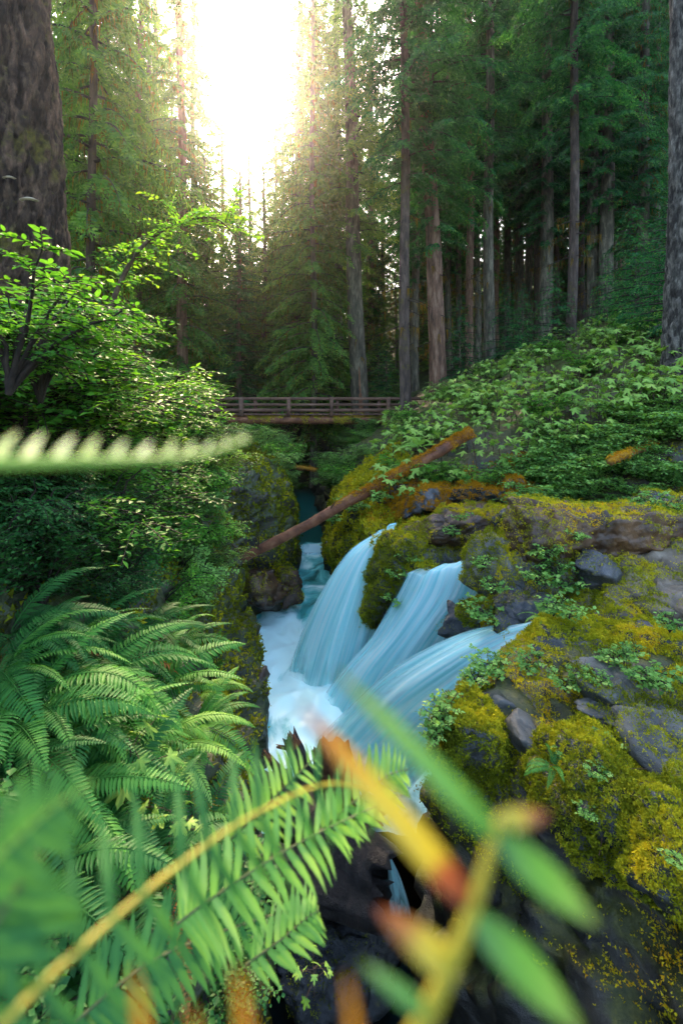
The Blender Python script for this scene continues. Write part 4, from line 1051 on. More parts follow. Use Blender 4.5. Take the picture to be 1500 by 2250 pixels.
SHs = [make_shrub(14, .8, .75, 14, .08, .75, 16, 9), make_shrub(15, .7, .8, 13, .085, .8, 16, 9)]
SHn = [make_shrub(16, 1.6, 1.0, 9, .085, .5, 16, 13, True, .3)]
def shrub(label, x, y, z, proto, sc, mat, group=None, tilt=(0, 0), name='leafy_shrub'):
    rt = thing(name, label, 'shrub', (x, y, z), rnd.uniform(0, 6.28), sc, group)
    rt.rotation_euler[0] = tilt[0]; rt.rotation_euler[1] = tilt[1]
    for nm, me, mt in (('foliage', proto[0], mat), ('stems', proto[1], 'darkwood')):
        key = me.name+mt
        if key not in MC: c = me.copy(); c.materials.append(M[mt]); MC[key] = c
        link(nm, MC[key], None, rt)
    return rt
def xl_rim(y, k=4): return bank_section(Lk, y)[k, 0]
def xr_rim(y, k=4): return bank_section(Rk, y)[k, 0]
# dense bushes on the left slope
y = 5.6
while y < 28:
    x = xl_rim(y, 3)-.1 if y > 14.6 else xl_rim(y, 4)-(.5 if y < 11 else 1.0)
    while x > -9.5-(y > 14)*3:
        xx = x+rnd.uniform(-.35, .35); yy = y+rnd.uniform(-.35, .35); z = lz(xx, yy)
        pxl = 750+xx/yy*F
        if pxl > -120 and not (yy < 7.4 and HY-(z+.9)/yy*F > 1090):
            pale = yy > 13.5
            lim = max(.35, (-.03*yy-z)/1.6) if pxl > 385 else 9
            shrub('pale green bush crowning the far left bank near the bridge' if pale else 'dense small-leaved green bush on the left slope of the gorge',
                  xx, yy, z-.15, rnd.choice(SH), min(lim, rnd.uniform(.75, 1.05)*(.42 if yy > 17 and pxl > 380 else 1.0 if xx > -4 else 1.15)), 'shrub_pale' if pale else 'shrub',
                  'bushes on the far left bank' if pale else 'bushes on the left slope')
        x -= rnd.uniform(.95, 1.3)*(1 if y < 14 else 1.25)
    y += 1.05 if y < 14 else 1.7
# tall bushes at the far left, in front of the huge trunk
for k, (px, py, yy, sc, lab) in enumerate(((60, 760, 5.0, 1.0, 'tall bright bush at the left edge below the huge trunk'), (210, 800, 6.2, 1.1, 'bright bush beside the arching maple branch at left'),
        (-40, 700, 4.4, 1.0, 'overhanging leafy bush cut by the left edge'), (330, 830, 8.5, 1.1, 'round dark-stemmed bush before the misty trunks'),
        (130, 660, 7.5, 1.0, 'light green bush at the foot of the huge trunk'), (345, 880, 12, 1.1, 'bush with golden leaves left of the bridge end'))):
    c = P(px, py, yy); shrub(lab, c[0], c[1], c[2]-1.1*sc, SH[k % 3], sc, 'shrub')
for k, (px, py, yy, sc) in enumerate(((390, 1040, 9.2, .8), (440, 1000, 10, .8), (455, 1085, 9.8, .7), (415, 1150, 9.3, .75), (445, 1215, 9.0, .6), (385, 1255, 8.5, .7), (340, 1180, 8.3, .8), (290, 1090, 8, .8),
        (240, 1020, 7.4, .8), (330, 1310, 7.6, .65), (420, 1300, 8.4, .55), (250, 1150, 7.2, .7), (180, 960, 6.8, .8), (90, 930, 6.2, .8), (20, 960, 5.6, .75))):
    c = P(px, py, yy); shrub('leafy bush spilling down the left wall of the gorge', c[0], c[1], c[2]-.7*sc, SH[k % 3], sc, 'shrub_pale' if k % 3 else 'shrub', 'bushes spilling down the left wall', tilt=(.1, .35))
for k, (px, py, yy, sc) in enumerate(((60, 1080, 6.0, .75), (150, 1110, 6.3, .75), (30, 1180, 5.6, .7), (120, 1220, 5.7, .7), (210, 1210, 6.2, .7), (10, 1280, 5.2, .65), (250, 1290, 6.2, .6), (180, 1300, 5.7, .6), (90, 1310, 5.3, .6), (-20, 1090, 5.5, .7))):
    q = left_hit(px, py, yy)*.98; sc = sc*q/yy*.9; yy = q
    c = P(px, py, yy); shrub('bush in the hollow at the left edge, shade painted into its leaves', c[0], c[1], c[2]-.35*sc, SH[k % 3], sc, 'fern_dark_shade', 'shade-painted bushes of the left hollow', tilt=(.2, .3))  # hollow's shade is put into the leaf colour, a dark fern green
# near sprigs with larger leaves
for px, py, yy, sc, lab in ((20, 640, 3.0, .72, 'near huckleberry sprig with large bright leaves before the huge trunk'), (90, 700, 3.6, .7, 'second near sprig of large bright leaves at left'),
                            (500, 1440, 7.0, .55, 'small sprig hanging out over the white water from the left bank')):
    c = P(px, py, yy); shrub(lab, c[0], c[1], c[2]-.9*sc, SHn[0], sc, 'shrub', tilt=(0, .25) if px < 200 else (0, .9))
# greenery on the walls under the bridge and behind it
for k in range(46):
    yy = rnd.uniform(17, 31)
    if k % 2: x = xr_rim(yy, rnd.choice([2, 3, 4]))+rnd.uniform(-.1, .5); z = rz_(x, yy)
    else: x = xl_rim(yy, rnd.choice([2, 3, 4]))-rnd.uniform(-.1, .4); z = lz(x, yy)
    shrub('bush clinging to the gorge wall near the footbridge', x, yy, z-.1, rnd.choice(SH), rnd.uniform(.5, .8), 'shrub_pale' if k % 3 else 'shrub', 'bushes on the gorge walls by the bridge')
for x in np.arange(-9, 5, 1.0):
    for zz in (30.6, 31.6, 32.8, 34.5):
        yy = zz+rnd.uniform(-.4, .4); xx = x+rnd.uniform(-.4, .4)
        shrub('bush on the bank seen under and behind the footbridge', xx, yy, float(back_z(np.array(xx), np.array(yy)))-.1, rnd.choice(SH), rnd.uniform(.7, 1.05), 'shrub_pale', 'bushes behind the footbridge')
# low herbs over the rocks at right
for k in range(70):
    px = rnd.uniform(1140, 1520); py = rnd.uniform(960, 1095)
    yy = 10.2+(1095-py)/135*2.2+rnd.uniform(-.2, .4); x = (px-750)/F*yy; z = rz_(x, yy)
    shrub('low round-leaved bush above the boulders at right', x, yy, z-.05, rnd.choice(SHs), rnd.uniform(.75, 1.15), 'shrub_pale', 'low bushes above the boulders')
HB = [make_shrub(21, .16, .15, 7, .035, .8, 5, 5, True), make_shrub(22, .2, .13, 6, .03, .7, 6, 5, True)]
herbs = [(1220, 1265, 7.0, 2.2), (1200, 1230, 7.1, 2.0), (1245, 1290, 6.9, 2.0), (1180, 1275, 7.0, 1.8), (1270, 1180, 7.1, 1.2), (1060, 1245, 7.3, 1.5), (1085, 1300, 6.9, 1.6), (1060, 1355, 6.8, 1.8),
         (1215, 1345, 6.1, 1.8), (1250, 1350, 5.9, 1.5), (1070, 1470, 5.4, 1.4), (1045, 1490, 5.3, 1.4), (1100, 1460, 5.5, 1.2), (1280, 1495, 5.0, 1.3), (1240, 1510, 5.0, 1.4), (1310, 1500, 4.9, 1.2),
         (960, 1595, 4.7, 1.5), (975, 1570, 4.8, 1.6), (955, 1620, 4.6, 1.2), (1350, 1450, 5.2, 1.4), (1440, 1500, 4.8, 1.4), (1470, 1380, 5.5, 1.4), (1410, 1490, 4.8, 1.4), (1310, 1700, 3.7, .8),
         (1240, 1660, 4.0, .8), (1160, 1460, 5.4, 1.2), (1330, 1640, 4.1, .8), (1480, 1880, 2.9, .5), (1290, 1780, 3.5, .5), (900, 1230, 10.0, 1.8), (870, 1270, 9.8, 2), (880, 1330, 9.7, 2), (780, 1120, 13, 3), (830, 1100, 12.6, 3),
         (730, 1150, 14, 3), (990, 1175, 10.0, 1.6), (1010, 1140, 10.1, 1.4), (1140, 1110, 10.6, 2), (1195, 1215, 7.2, 1.6), (1420, 1110, 8, 2), (1480, 1130, 8, 2), (1380, 1440, 5.2, 1.2)]
for px, py, yy, sc in herbs:
    c = P(px, py, yy); shrub('little leafy herb growing in the moss on the rocks', c[0], c[1], c[2]-.05, rnd.choice(HB), sc, 'shrub_pale', 'herbs growing on the mossy rocks', name='herb')

# arching maple branch at left
vm = thing('vine_maple', 'arching bare-stemmed maple with yellow-green leaves above the left bushes', 'tree', tuple(P(190, 800, 6.5)))
path = spl([P(190, 800, 6.5), P(235, 695, 6.5), (P(275, 600, 6.5)), P(320, 535, 6.5), P(390, 490, 6.6), P(470, 480, 6.7), P(520, 520, 6.8)], 40)
mb = MB(); add_tube(mb, path, np.linspace(.045, .006, 40), 8)
rg = np.random.default_rng(9); Pl = []; Dl = []; Nl = []; Ll = []; tl = []
for k in range(60):
    i = int(rg.uniform(10, 39)); p = path[i]; d = unit(np.array([rg.normal(.35, .8), rg.normal(0, .8), rg.uniform(-.15, .55)])); L = rg.uniform(.25, .8)
    m = int(L/.035); q = np.linspace(.1, 1, m); pts = p+d*(L*q)[:, None]-np.array([0, 0, .25])*(L*q**2)[:, None]
    add_tube(mb, pts[::3], np.linspace(.007, .003, len(pts[::3])), 4, .5, False)
    Pl.append(pts); sdv = unit(np.cross(d, [0, 0, 1])); sg = np.where(np.arange(m) % 2 == 0, 1, -1)[:, None]
    Dl.append(d*.5+sdv*sg+rg.normal(0, .3, (m, 3))); Nl.append(np.array([0, 0, 1.])+rg.normal(0, .35, (m, 3))); Ll.append(.075*rg.uniform(.6, 1.3, m)); tl.append(np.clip(rg.normal(.72, .12, m), 0, 1))
Pl = np.concatenate(Pl); Ll = np.concatenate(Ll); V, T, k = leaves(Pl, np.concatenate(Dl), np.concatenate(Nl), Ll, Ll*.6, .12, True)
b0 = P(190, 800, 6.5)
o = link('trunk', mb.mesh('maple_stem', True), M['wood'], vm); o.location = -Vector(b0)
o = link('crown', mesh('maple_leaves', V, T, np.repeat(np.concatenate(tl), k)), M['shrub'], vm); o.location = -Vector(b0)

# ------------------------------------------------------------------ broad-leaved thicket on the right slope
def palmate(seed):
    rg = np.random.default_rng(seed); pts = []; c = [[0, 0, 0]]
    lobes = [(-150, .42), (-105, .75), (-52, .95), (0, 1.08), (52, .95), (105, .75), (150, .42)]
    out = []
    for k, (a, L) in enumerate(lobes):
        L *= rg.uniform(.9, 1.1)
        if k: out.append((lobes[k-1][0]/2+a/2, .42))
        out += [(a-13, L*.74), (a-5, L*.86), (a, L), (a+6, L*.84), (a+14, L*.72)]
    V = [[0, 0, .0]]
    for a, L in out:
        r_ = R(a); V.append([math.sin(r_)*L*.5, math.cos(r_)*L*.5+.12, -.10*L*L+.05*math.cos(r_*7*.5)*L])
    n = len(out); T = [[0, i+1, i+2] for i in range(n-1)]
    V = np.array(V); V[0] = [0, .05, .035]
    t = np.full(len(V), .5)+rg.normal(0, .08, len(V)); t[0] = .75
    return mesh('leaf', V, np.array(T), np.clip(t, 0, 1), None, False)
PAL = [palmate(k) for k in range(4)]
for m_ in PAL: m_.materials.append(M['club'])
def stalk(seed, n):
    rg = np.random.default_rng(seed); mb = MB(); tips = []
    t = np.linspace(0, 1, 7)[:, None]
    top = np.array([rg.normal(0, .12), rg.normal(0, .12), 1.0]); sp = top*t
    add_tube(mb, sp, np.linspace(.018, .011, 7), 5)
    for k in range(n):
        az = k*2.399+rg.normal(0, .2); L = rg.uniform(.15, .5); f = rg.uniform(.45, 1.0)
        p = top*f; e = p+np.array([math.cos(az)*L, math.sin(az)*L, .10+.12*rg.random()]); add_tube(mb, [p, (p+e)/2+np.array([0, 0, .04]), e], .005, 3, .5, False)
        tips.append((e, az, rg.uniform(.24, .48), rg.normal(0, .28), rg.normal(-.45, .28)))
    return mb.mesh('stem'), tips
STK = [stalk(40+k, 10+2*(k % 3)) for k in range(7)]
for s in STK: s[0].materials.append(M['wood'])
def broad(label, x, y, z, sc, group):
    rt = thing('broad_leaved_plant', label, 'plant', (x, y, z), rnd.uniform(0, 6.28), sc, group)
    me, tips = rnd.choice(STK)
    link('stem', me, None, rt)
    for e, az, s, a, b in tips:
        o = link('leaf', rnd.choice(PAL), None, rt, tuple(e), None, s)
        o.rotation_euler = (b, a, az-math.pi/2)
for k in range(290):
    for _ in range(20):
        y = 11.8+rnd.random()**1.3*12; px = rnd.uniform(840, 1530); x = (px-750)/F*y
        if x < xr_rim(y, 4)+.1: continue
        z = rz_(x, y); py = HY-z/y*F
        if y < 12.3 and px < 1180: continue
        if px > 1100 and y < 12.2: continue
        break
    broad('broad-leaved thicket plant on the slope right of the bridge', x, y, z-.1, rnd.uniform(.6, 1.0), 'broad-leaved plants of the right slope')

for k in range(34):
    y = rnd.uniform(12.5, 24); px = rnd.uniform(880, 1520); x = (px-750)/F*y
    shrub('small-leaved bush mixed into the broad-leaved thicket', x, y, rz_(x, y)-.1, rnd.choice(SH), rnd.uniform(.45, .75), rnd.choice(['shrub', 'shrub_pale', 'shrub']), 'small-leaved bushes in the thicket')
# ------------------------------------------------------------------ ferns
def frond_mesh(seed, n=34, L=1.0, wid=.13, arch=1.0, tri=True):
    """arching frond along +x, pinnae on both sides, in one mesh"""
    rg = np.random.default_rng(seed); t = np.linspace(0, 1, 24)
    ang = R(58)-arch*R(95)*t
    dx = np.cos(ang); dz = np.sin(ang)
    sp = np.column_stack([np.cumsum(dx), np.sin(t*2+seed)*.6, np.cumsum(dz)])*(L/24); sp[:, 1] -= sp[0, 1]
    mb = MB(); add_tube(mb, sp, np.linspace(.006, .0015, 24), 4, .55, False)
    q = np.linspace(.10, .995, n); idx = q*23; a = np.minimum(idx.astype(int), 22); f = (idx-a)[:, None]
    p = sp[a]*(1-f)+sp[a+1]*f; tg = unit(sp[a+1]-sp[a]); side = np.tile([0, 1., 0], (n, 1)); up = np.cross(tg, side); up = np.where(up[:, 2:3] < 0, -up, up)
    prof = np.sin(np.clip(q*1.02, 0, 1)**.62*math.pi)**.75*wid*1.15+.012
    for s in (1, -1):
        d = unit(tg*.42+side*s-np.array([0, 0, .12])+rg.normal(0, .05, (n, 3)))
        V, T, k = leaves(p, d, up*.9+side*s*.25, prof*rg.uniform(.9, 1.08, n), np.full(n, L/n*.80), .12, True)
        mb.add(V, T, np.repeat(np.clip(.35+.35*q+rg.normal(0, .07, n), 0, 1), k))
    return mb.mesh('frond')
FR = {m: [frond_mesh(60+k, 36, 1.0, .10+.012*k, .8+.15*k) for k in range(4)] for m in ('fern', 'fern_dark_shade', 'fern_lit', 'fern_brown')}
for m, l in FR.items():
    for me in l: me.materials.append(M[m])
def fern(label, px, py, y, sc, mat='fern', n=9, az0=0, spread=6.28, group=None):
    if px < 560:
        q = left_hit(px, py, y); sc = sc*(.35+.65*q/y); y = q
    c = P(px, py, y)
    rt = thing('sword_fern', label, 'fern', tuple(c), 0, sc, group)
    for k in range(n):
        az = az0+(k/n-.5)*spread+rnd.uniform(-.15, .15) if spread < 6 else k*spread/n+rnd.uniform(-.2, .2)
        s = rnd.uniform(.8, 1.15)
        link('frond', rnd.choice(FR[mat]), None, rt, (0, 0, 0), (rnd.uniform(-.4, .4), rnd.uniform(-.2, .45), az), (s, s*rnd.uniform(.75, 1.1), s))
    if px < 560 and rnd.random() < .7:
        link('dead_frond', rnd.choice(FR['fern_brown']), None, rt, (0, 0, 0), (rnd.uniform(-.5, .5), rnd.uniform(.5, .9), az0+rnd.uniform(-1.4, 1.4)), rnd.uniform(.55, .85))
fern('dark sword fern in the shade of the left bushes', 110, 1470, 4.7, 1.15, 'fern_dark_shade', 10, .3, 3.6)
fern('second shaded fern to the right of the dark one', 230, 1465, 5.0, 1.1, 'fern_dark_shade', 9, .2, 3.4)
fern('dark fern high in the hollow at the left edge', 20, 1400, 5.2, 1.0, 'fern_dark_shade', 10, .2, 3.6)
fern('fern on the bank between the hollow and the hanging bushes', 300, 1420, 5.8, .95, 'fern_dark_shade', 9, .2, 3.2)
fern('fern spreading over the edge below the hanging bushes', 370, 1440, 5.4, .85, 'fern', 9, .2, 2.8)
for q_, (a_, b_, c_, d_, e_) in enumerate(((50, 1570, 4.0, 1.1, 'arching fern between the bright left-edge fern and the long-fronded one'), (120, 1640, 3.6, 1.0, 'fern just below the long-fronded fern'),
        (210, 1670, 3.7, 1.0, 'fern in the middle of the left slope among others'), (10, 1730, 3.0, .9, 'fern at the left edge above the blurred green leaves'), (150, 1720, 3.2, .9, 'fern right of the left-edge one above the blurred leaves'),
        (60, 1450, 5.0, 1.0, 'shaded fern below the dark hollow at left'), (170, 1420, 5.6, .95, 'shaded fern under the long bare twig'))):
    fern(e_, a_, b_, c_, d_, 'fern' if q_ in (0, 2, 4) else 'fern_dark_shade', 9, .2, 3.0)
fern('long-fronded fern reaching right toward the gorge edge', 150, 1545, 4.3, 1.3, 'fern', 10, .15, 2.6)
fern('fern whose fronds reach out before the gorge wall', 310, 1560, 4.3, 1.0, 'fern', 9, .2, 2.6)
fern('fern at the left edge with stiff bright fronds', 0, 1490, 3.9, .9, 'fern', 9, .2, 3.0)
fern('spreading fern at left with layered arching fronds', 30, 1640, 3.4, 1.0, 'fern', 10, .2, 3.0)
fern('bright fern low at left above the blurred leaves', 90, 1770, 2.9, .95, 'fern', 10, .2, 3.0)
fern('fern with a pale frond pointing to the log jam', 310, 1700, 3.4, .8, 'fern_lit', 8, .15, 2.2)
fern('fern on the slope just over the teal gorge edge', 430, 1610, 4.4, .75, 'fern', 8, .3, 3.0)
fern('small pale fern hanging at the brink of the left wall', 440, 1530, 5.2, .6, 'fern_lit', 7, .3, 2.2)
fern('fern clump filling the lower left slope', 200, 1850, 2.7, .9, 'fern_dark_shade', 10)
fern('fern in the shade under the foreground frond', 330, 1930, 2.5, .8, 'fern_dark_shade', 10)
fern('fern at the lower left corner in shadow', 60, 2000, 2.2, .8, 'fern_dark_shade', 10)
fern('fern below the pale frond near the log jam', 430, 1830, 3.4, .8, 'fern_dark_shade', 9)
fern('small fern tuft in the moss of the right ledge', 1215, 1690, 3.95, .28, 'fern', 8)
fern('little fern by the lip of the lowest waterfall', 1200, 1365, 6.2, .4, 'fern_lit', 8)
fern('fern under the upper end of the leaning log', 920, 985, 13.4, .9, 'fern_lit', 9)
# a few broad-leaved stems among the ferns
for px, py, y, sc, lab in ((300, 1780, 2.9, .5, 'pale broad-leaved stem rising among the ferns'), (250, 1560, 4.3, .45, 'low broad-leaved plant between the ferns'), (370, 1900, 2.7, .35, 'small broad-leaved plant in the shade below the ferns'),
                            (690, 2190, 2.3, .16, 'little leafy seedling at the bottom edge'), (560, 1850, 4.2, .35, 'leafy plant at the foot of the log jam')):
    c = P(px, py, y); broad(lab, c[0], c[1], c[2], sc, None)
# hedge of undergrowth that clothes the lower left slope
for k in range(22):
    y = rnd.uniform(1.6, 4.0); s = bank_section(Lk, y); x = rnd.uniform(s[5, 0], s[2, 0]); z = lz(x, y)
    shrub('low dark undergrowth between the ferns on the near left slope', x, y, z-.1, rnd.choice(SHs), rnd.uniform(.4, .6), 'fern_dark_shade', 'undergrowth of the near left slope')

# ------------------------------------------------------------------ the near, blurred fronds
def pinna(seed, bend=.0, w=.17, serr=.0, point=False):
    n = 12; t = np.linspace(0, 1, n); rg = np.random.default_rng(seed)
    half = w*.5*np.clip(np.sin(np.clip(t*.96+.06, 0, 1)**.75*math.pi), .02, 1)**.7*(1-.25*t)
    if point: half = w*.5*1.75*np.clip(t+.03, 0, 1)**.5*(1-t)**.85
    half = half*(1+serr*np.where(np.arange(n) % 2, 1, -1))
    half[-1] = .004
    cxx = t; cyv = bend*t**2; cz = -.10*t**2+.03*np.sin(t*6)
    V = np.concatenate([np.column_stack([cxx, cyv+half, cz+half*.35]), np.column_stack([cxx, cyv, cz]), np.column_stack([cxx, cyv-half, cz+half*.35])])
    i = np.arange(n-1)
    Q = np.concatenate([np.column_stack([i, i+n, i+n+1, i+1]), np.column_stack([i+n, i+2*n, i+2*n+1, i+n+1])])
    tt = np.concatenate([.45+.25*t, .75+0*t, .45+.25*t])
    return mesh('pinna', V, Q, tt, None, True)
PIN = {}
def pin(mat, seed=0, bend=.12, w=.17, serr=.06):
    k = (mat, seed, bend, w)
    if k not in PIN: PIN[k] = pinna(seed, bend, w, serr); PIN[k].materials.append(M[mat])
    return PIN[k]
def place_leaf(parent, me, p, d, up, L, name='pinna', origin=None, ws=1.0):
    d = unit(d); s = unit(np.cross(up, d)); u = np.cross(d, s)
    m = Matrix([[d[0]*L, s[0]*L*ws, u[0]*L, p[0]-origin[0]], [d[1]*L, s[1]*L*ws, u[1]*L, p[1]-origin[1]], [d[2]*L, s[2]*L*ws, u[2]*L, p[2]-origin[2]], [0, 0, 0, 1]])
    o = link(name, me, None, parent); o.matrix_local = m
    return o
def frond(label, path, n, length, mat, ribmat='rachis', rr=.003, ang=55, w=.17, up=None, prof=None, start=.05, sides=(1, -1), bend=.12, jit=.05):
    """one near frond: the rib and every pinna apart"""
    path = spl(path, 60); o0 = path[0]
    rt = thing('fern_frond', label, 'fern frond', tuple(o0))
    mb = MB(); add_tube(mb, path-o0, np.linspace(rr, rr*.35, 60), 8)
    link('rib', mb.mesh('rib', True), M[ribmat], rt)
    tg = unit(np.gradient(path, axis=0)); view = unit(path)
    rg = np.random.default_rng(len(label))
    for k in range(n):
        q = start+(1-start)*(k+.5)/n; i = int(q*59); p = path[i]; t = tg[i]
        nrm = -view[i] if up is None else np.asarray(up, float)
        sd_ = unit(np.cross(nrm, t))
        L = length*(prof(q) if prof else math.sin(min(1, q*.9+.12)**.8*math.pi)**.6)
        for s in sides:
            a = R(ang+rg.normal(0, 3)); d = t*math.cos(a)+sd_*s*math.sin(a)+nrm*rg.normal(.0, jit)
            place_leaf(rt, pin(mat, int(rg.integers(0, 3)), bend*s, w), p, d, nrm+sd_*s*.35+rg.normal(0, .06, 3), L*rg.uniform(.93, 1.05), origin=o0)
    return rt
frond('big blurred fern frond with a yellow rib sweeping up from the lower left corner',
      [P(-30, 2290, .20), P(150, 2110, .23), P(370, 1920, .28), P(560, 1790, .34), P(730, 1722, .41), P(850, 1765, .45), P(905, 1830, .47)], 17, .054, 'fern_dark_shade', 'rachis', .0020, 68, .12, bend=.1)
frond('sharp pale green frond in the foreground reaching toward the log jam',
      [P(390, 2030, .87), P(450, 1985, .88), P(600, 1885, .90), P(720, 1820, .93), P(825, 1772, .97)], 21, .10, 'fern_lit', 'rachis_dark', .003, 60, .17, bend=.25)
frond('pale frond behind the yellow rib, its tip against the white water',
      [P(500, 1850, 1.0), P(570, 1785, 1.01), P(640, 1715, 1.03), P(702, 1655, 1.05)], 16, .08, 'fern_lit', 'rachis_dark', .003, 58, .17, bend=.25)
frond('short pale frond tip left of the broad green blade', [P(700, 1830, 1.0), P(780, 1760, 1.02), P(850, 1705, 1.04), P(895, 1690, 1.06)], 14, .085, 'fern_lit', 'rachis_dark', .003, 55, .22)
frond('small bright frond tip low in the middle', [P(540, 2120, 1.05), P(610, 2070, 1.06), P(670, 2020, 1.08), P(700, 2000, 1.1)], 12, .08, 'fern_lit', 'rachis_dark', .003, 55, .22)
frond('shadowed frond under the sharp pale one', [P(150, 2260, .8), P(320, 2120, .85), P(480, 2050, .9), P(600, 2010, .95)], 20, .09, 'fern_dark_shade', 'rachis_dark', .003, 60, .19)
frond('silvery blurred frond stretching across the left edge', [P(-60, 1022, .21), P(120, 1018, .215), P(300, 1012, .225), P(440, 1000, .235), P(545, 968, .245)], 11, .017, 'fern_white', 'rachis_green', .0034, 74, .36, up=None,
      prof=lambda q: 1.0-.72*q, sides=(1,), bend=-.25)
frond('blurred dark green frond at the left edge low down', [P(-80, 1960, .20), P(20, 1860, .205), P(110, 1780, .21), P(205, 1720, .215)], 8, .024, 'fern_dark_shade', 'rachis_green', .0014, 60, .3)
frond('second blurred green frond in the left corner', [P(-150, 2250, .22), P(-50, 2090, .22), P(20, 1980, .23), P(90, 1880, .235)], 9, .045, 'fern_dark_shade', 'rachis_dark', .003, 60, .22)

# the very near withering frond at the lower right, every blade placed by itself
wf = thing('withering_fern_frond', 'very near blurred frond with green, yellow and rust blades at lower right', 'fern frond', tuple(P(905, 2300, .148)))
o0 = P(905, 2300, .148)
path = spl([P(905, 2300, .148), P(990, 2120, .150), P(1050, 1960, .152), P(1095, 1800, .156)], 30)
mb = MB(); add_tube(mb, path-o0, np.linspace(.0034, .0013, 30), 10); link('rib', mb.mesh('rib', True), M['rachis'], wf)
def two_tone(name, stops):
    m, nt, out = newmat(name)
    tc = N_(nt, 'ShaderNodeTexCoord'); sp = N_(nt, 'ShaderNodeSeparateXYZ'); nt.links.new(tc.outputs['Object'], sp.inputs[0])
    n = noise(nt, 5, 3, .5, tc.outputs['Object'])
    v = math_(nt, 'ADD', sp.outputs['X'], math_(nt, 'MULTIPLY', math_(nt, 'SUBTRACT', n.outputs['Fac'], .5), .25))
    r = ramp(nt, stops, v)
    p = N_(nt, 'ShaderNodeBsdfPrincipled'); p.inputs['Roughness'].default_value = .45; nt.links.new(r.outputs[0], p.inputs['Base Color'])
    tr = N_(nt, 'ShaderNodeBsdfTranslucent'); nt.links.new(r.outputs[0], tr.inputs['Color'])
    ms = N_(nt, 'ShaderNodeMixShader'); ms.inputs[0].default_value = .35
    nt.links.new(p.outputs[0], ms.inputs[1]); nt.links.new(tr.outputs[0], ms.inputs[2]); nt.links.new(ms.outputs[0], out.inputs['Surface'])
    return m
M['blade_rust'] = two_tone('yellow_rust_blade', [(.05, (.13, .04, .018)), (.2, (.26, .07, .02)), (.27, (.42, .33, .02)), (.55, (.46, .38, .02)), (.75, (.42, .2, .012)), (.92, (.2, .045, .01))])
M['blade_green'] = two_tone('green_blade', [(.1, (.05, .17, .03)), (.4, (.085, .25, .04)), (.7, (.12, .28, .05)), (.95, (.10, .16, .03))])
M['blade_tip'] = two_tone('orange_blade', [(.1, (.3, .3, .03)), (.4, (.4, .34, .02)), (.65, (.3, .12, .015)), (.95, (.2, .05, .015))])
def blade(a, b, ya, yb, mat, ws=1.0, bend=.0, w=.148):
    pa = P(*a, ya); pb = P(*b, yb); d = pb-pa
    k_ = (mat, bend, w)
    if k_ not in PIN: PIN[k_] = pinna(7, bend, w, 0., True); PIN[k_].materials.append(M[mat])
    me = PIN[k_]
    place_leaf(wf, me, pa, d, -unit(pa), float(np.linalg.norm(d)), 'blade', o0, ws)
blade((1030, 1985), (683, 1560), .153, .150, 'blade_rust', 1.0, .02, .14)
blade((1100, 1850), (762, 1478), .156, .153, 'blade_green', 1.0, .03, .13)
blade((1085, 1835), (1345, 2050), .155, .153, 'blade_green', 1.0, -.03, .27)
blade((1030, 2010), (1330, 2290), .152, .148, 'blade_green', 1.0, -.05, .25)
blade((1090, 1800), (1215, 1800), .157, .158, 'blade_tip', 1.0, .05, .4)
blade((990, 2125), (838, 2005), .150, .148, 'blade_tip', 1.0, .0, .38)
blade((940, 2230), (800, 2120), .148, .146, 'blade_green', 1.0, .0, .22)
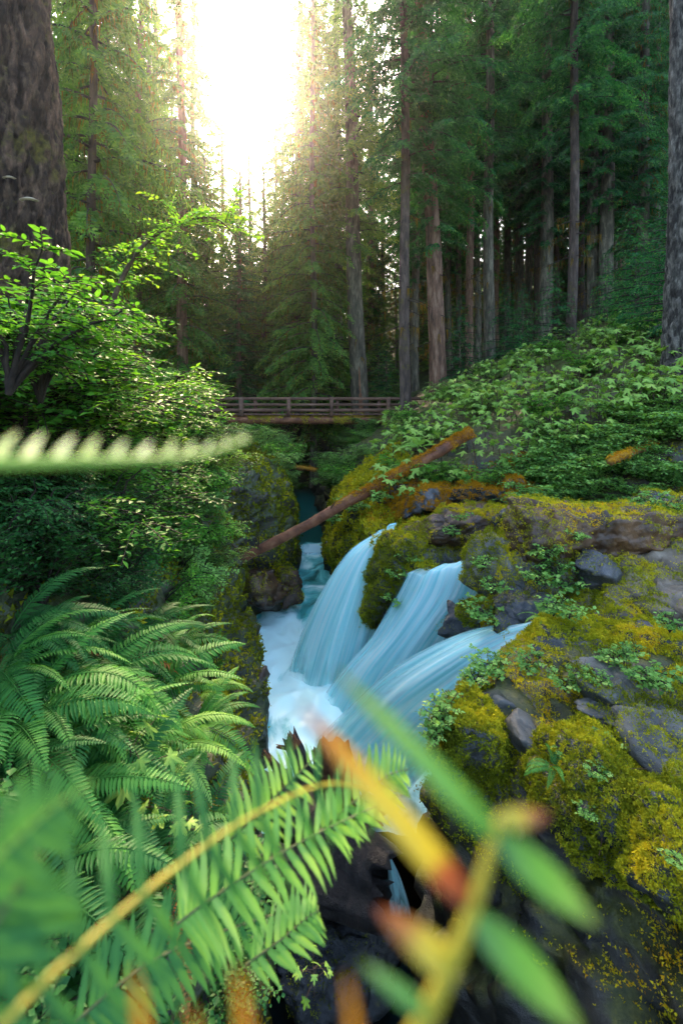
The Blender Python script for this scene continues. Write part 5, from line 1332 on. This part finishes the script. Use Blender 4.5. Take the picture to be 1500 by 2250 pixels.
# rusty dead frond tips at the bottom edge
for k, (px, py) in enumerate(((305, 2140), (530, 2135), (425, 2215), (770, 2160))):
    rt = thing('dead_leaf_tip', ['blurred orange leaf tip at the bottom left of the picture', 'rust-orange blurred leaf tip at the bottom centre-left', 'small yellowish blurred leaf tip between the two orange ones',
                                 'brown blurred leaf tip below the log', 'faint rusty leaf tip at the bottom centre'][k], 'leaf', tuple(P(px+15, 2330, .125)))
    oo = P(px+15, 2330, .125)
    place_leaf(rt, pin('fern_orange', 8, .05, .15), oo, P(px, py, .125)-oo, -unit(oo), float(np.linalg.norm(P(px, py, .125)-oo)), 'blade', oo)
    mb = MB(); add_tube(mb, [(0, 0, 0), (0, 0, -.06)], .0008, 5); link('stalk', mb.mesh('stalk'), M['rachis_dark'], rt)

# ------------------------------------------------------------------ small dry stems on the moss at right
for k, pts in enumerate(([(1232, 1605, 4.1), (1300, 1660, 3.95), (1345, 1685, 3.9), (1420, 1690, 3.8)], [(1345, 1685, 3.75), (1335, 1760, 3.6), (1315, 1880, 3.4)], [(60, 1225, 5.2), (220, 1235, 5.4), (320, 1205, 5.5), (440, 1180, 5.7)], [(220, 1235, 5.4), (300, 1260, 5.4), (370, 1330, 5.3)])):
    p = spl([P(*q) for q in pts], 20); mb = MB(); add_tube(mb, p-p[0], np.linspace(.009 if k > 1 else .005, .003, 20), 6)
    rt = thing('dry_stem', ['dry straw stem lying over the moss at right', 'reddish stem hanging down the moss cushion', 'long bare brown twig crossing the dark hollow at left', 'thin bare twig drooping from the long brown twig'][k], 'twig', tuple(p[0]))
    link('twig_wood', mb.mesh('twig', True), M['wood'] if k != 1 else M['bark_red'], rt)

# ------------------------------------------------------------------ haze
hv = np.array([[sx, sy, sz] for sz in (-10.5, 58) for sy in (-8, 112) for sx in (-64, 64)], float)
hm = mesh('haze', hv, np.array([[0, 2, 3, 1], [4, 5, 7, 6], [0, 1, 5, 4], [2, 6, 7, 3], [0, 4, 6, 2], [1, 3, 7, 5]]))
m, nt, out = newmat('haze_air')
pv = N_(nt, 'ShaderNodeVolumePrincipled'); pv.inputs['Color'].default_value = (.93, .97, .96, 1); pv.inputs['Density'].default_value = .0006
pv.inputs['Anisotropy'].default_value = .9
nt.links.new(pv.outputs[0], out.inputs['Volume'])
hz = link('haze', hm, m); tag(hz, 'pale sunlit haze filling the forest air', None, None, 'stuff')
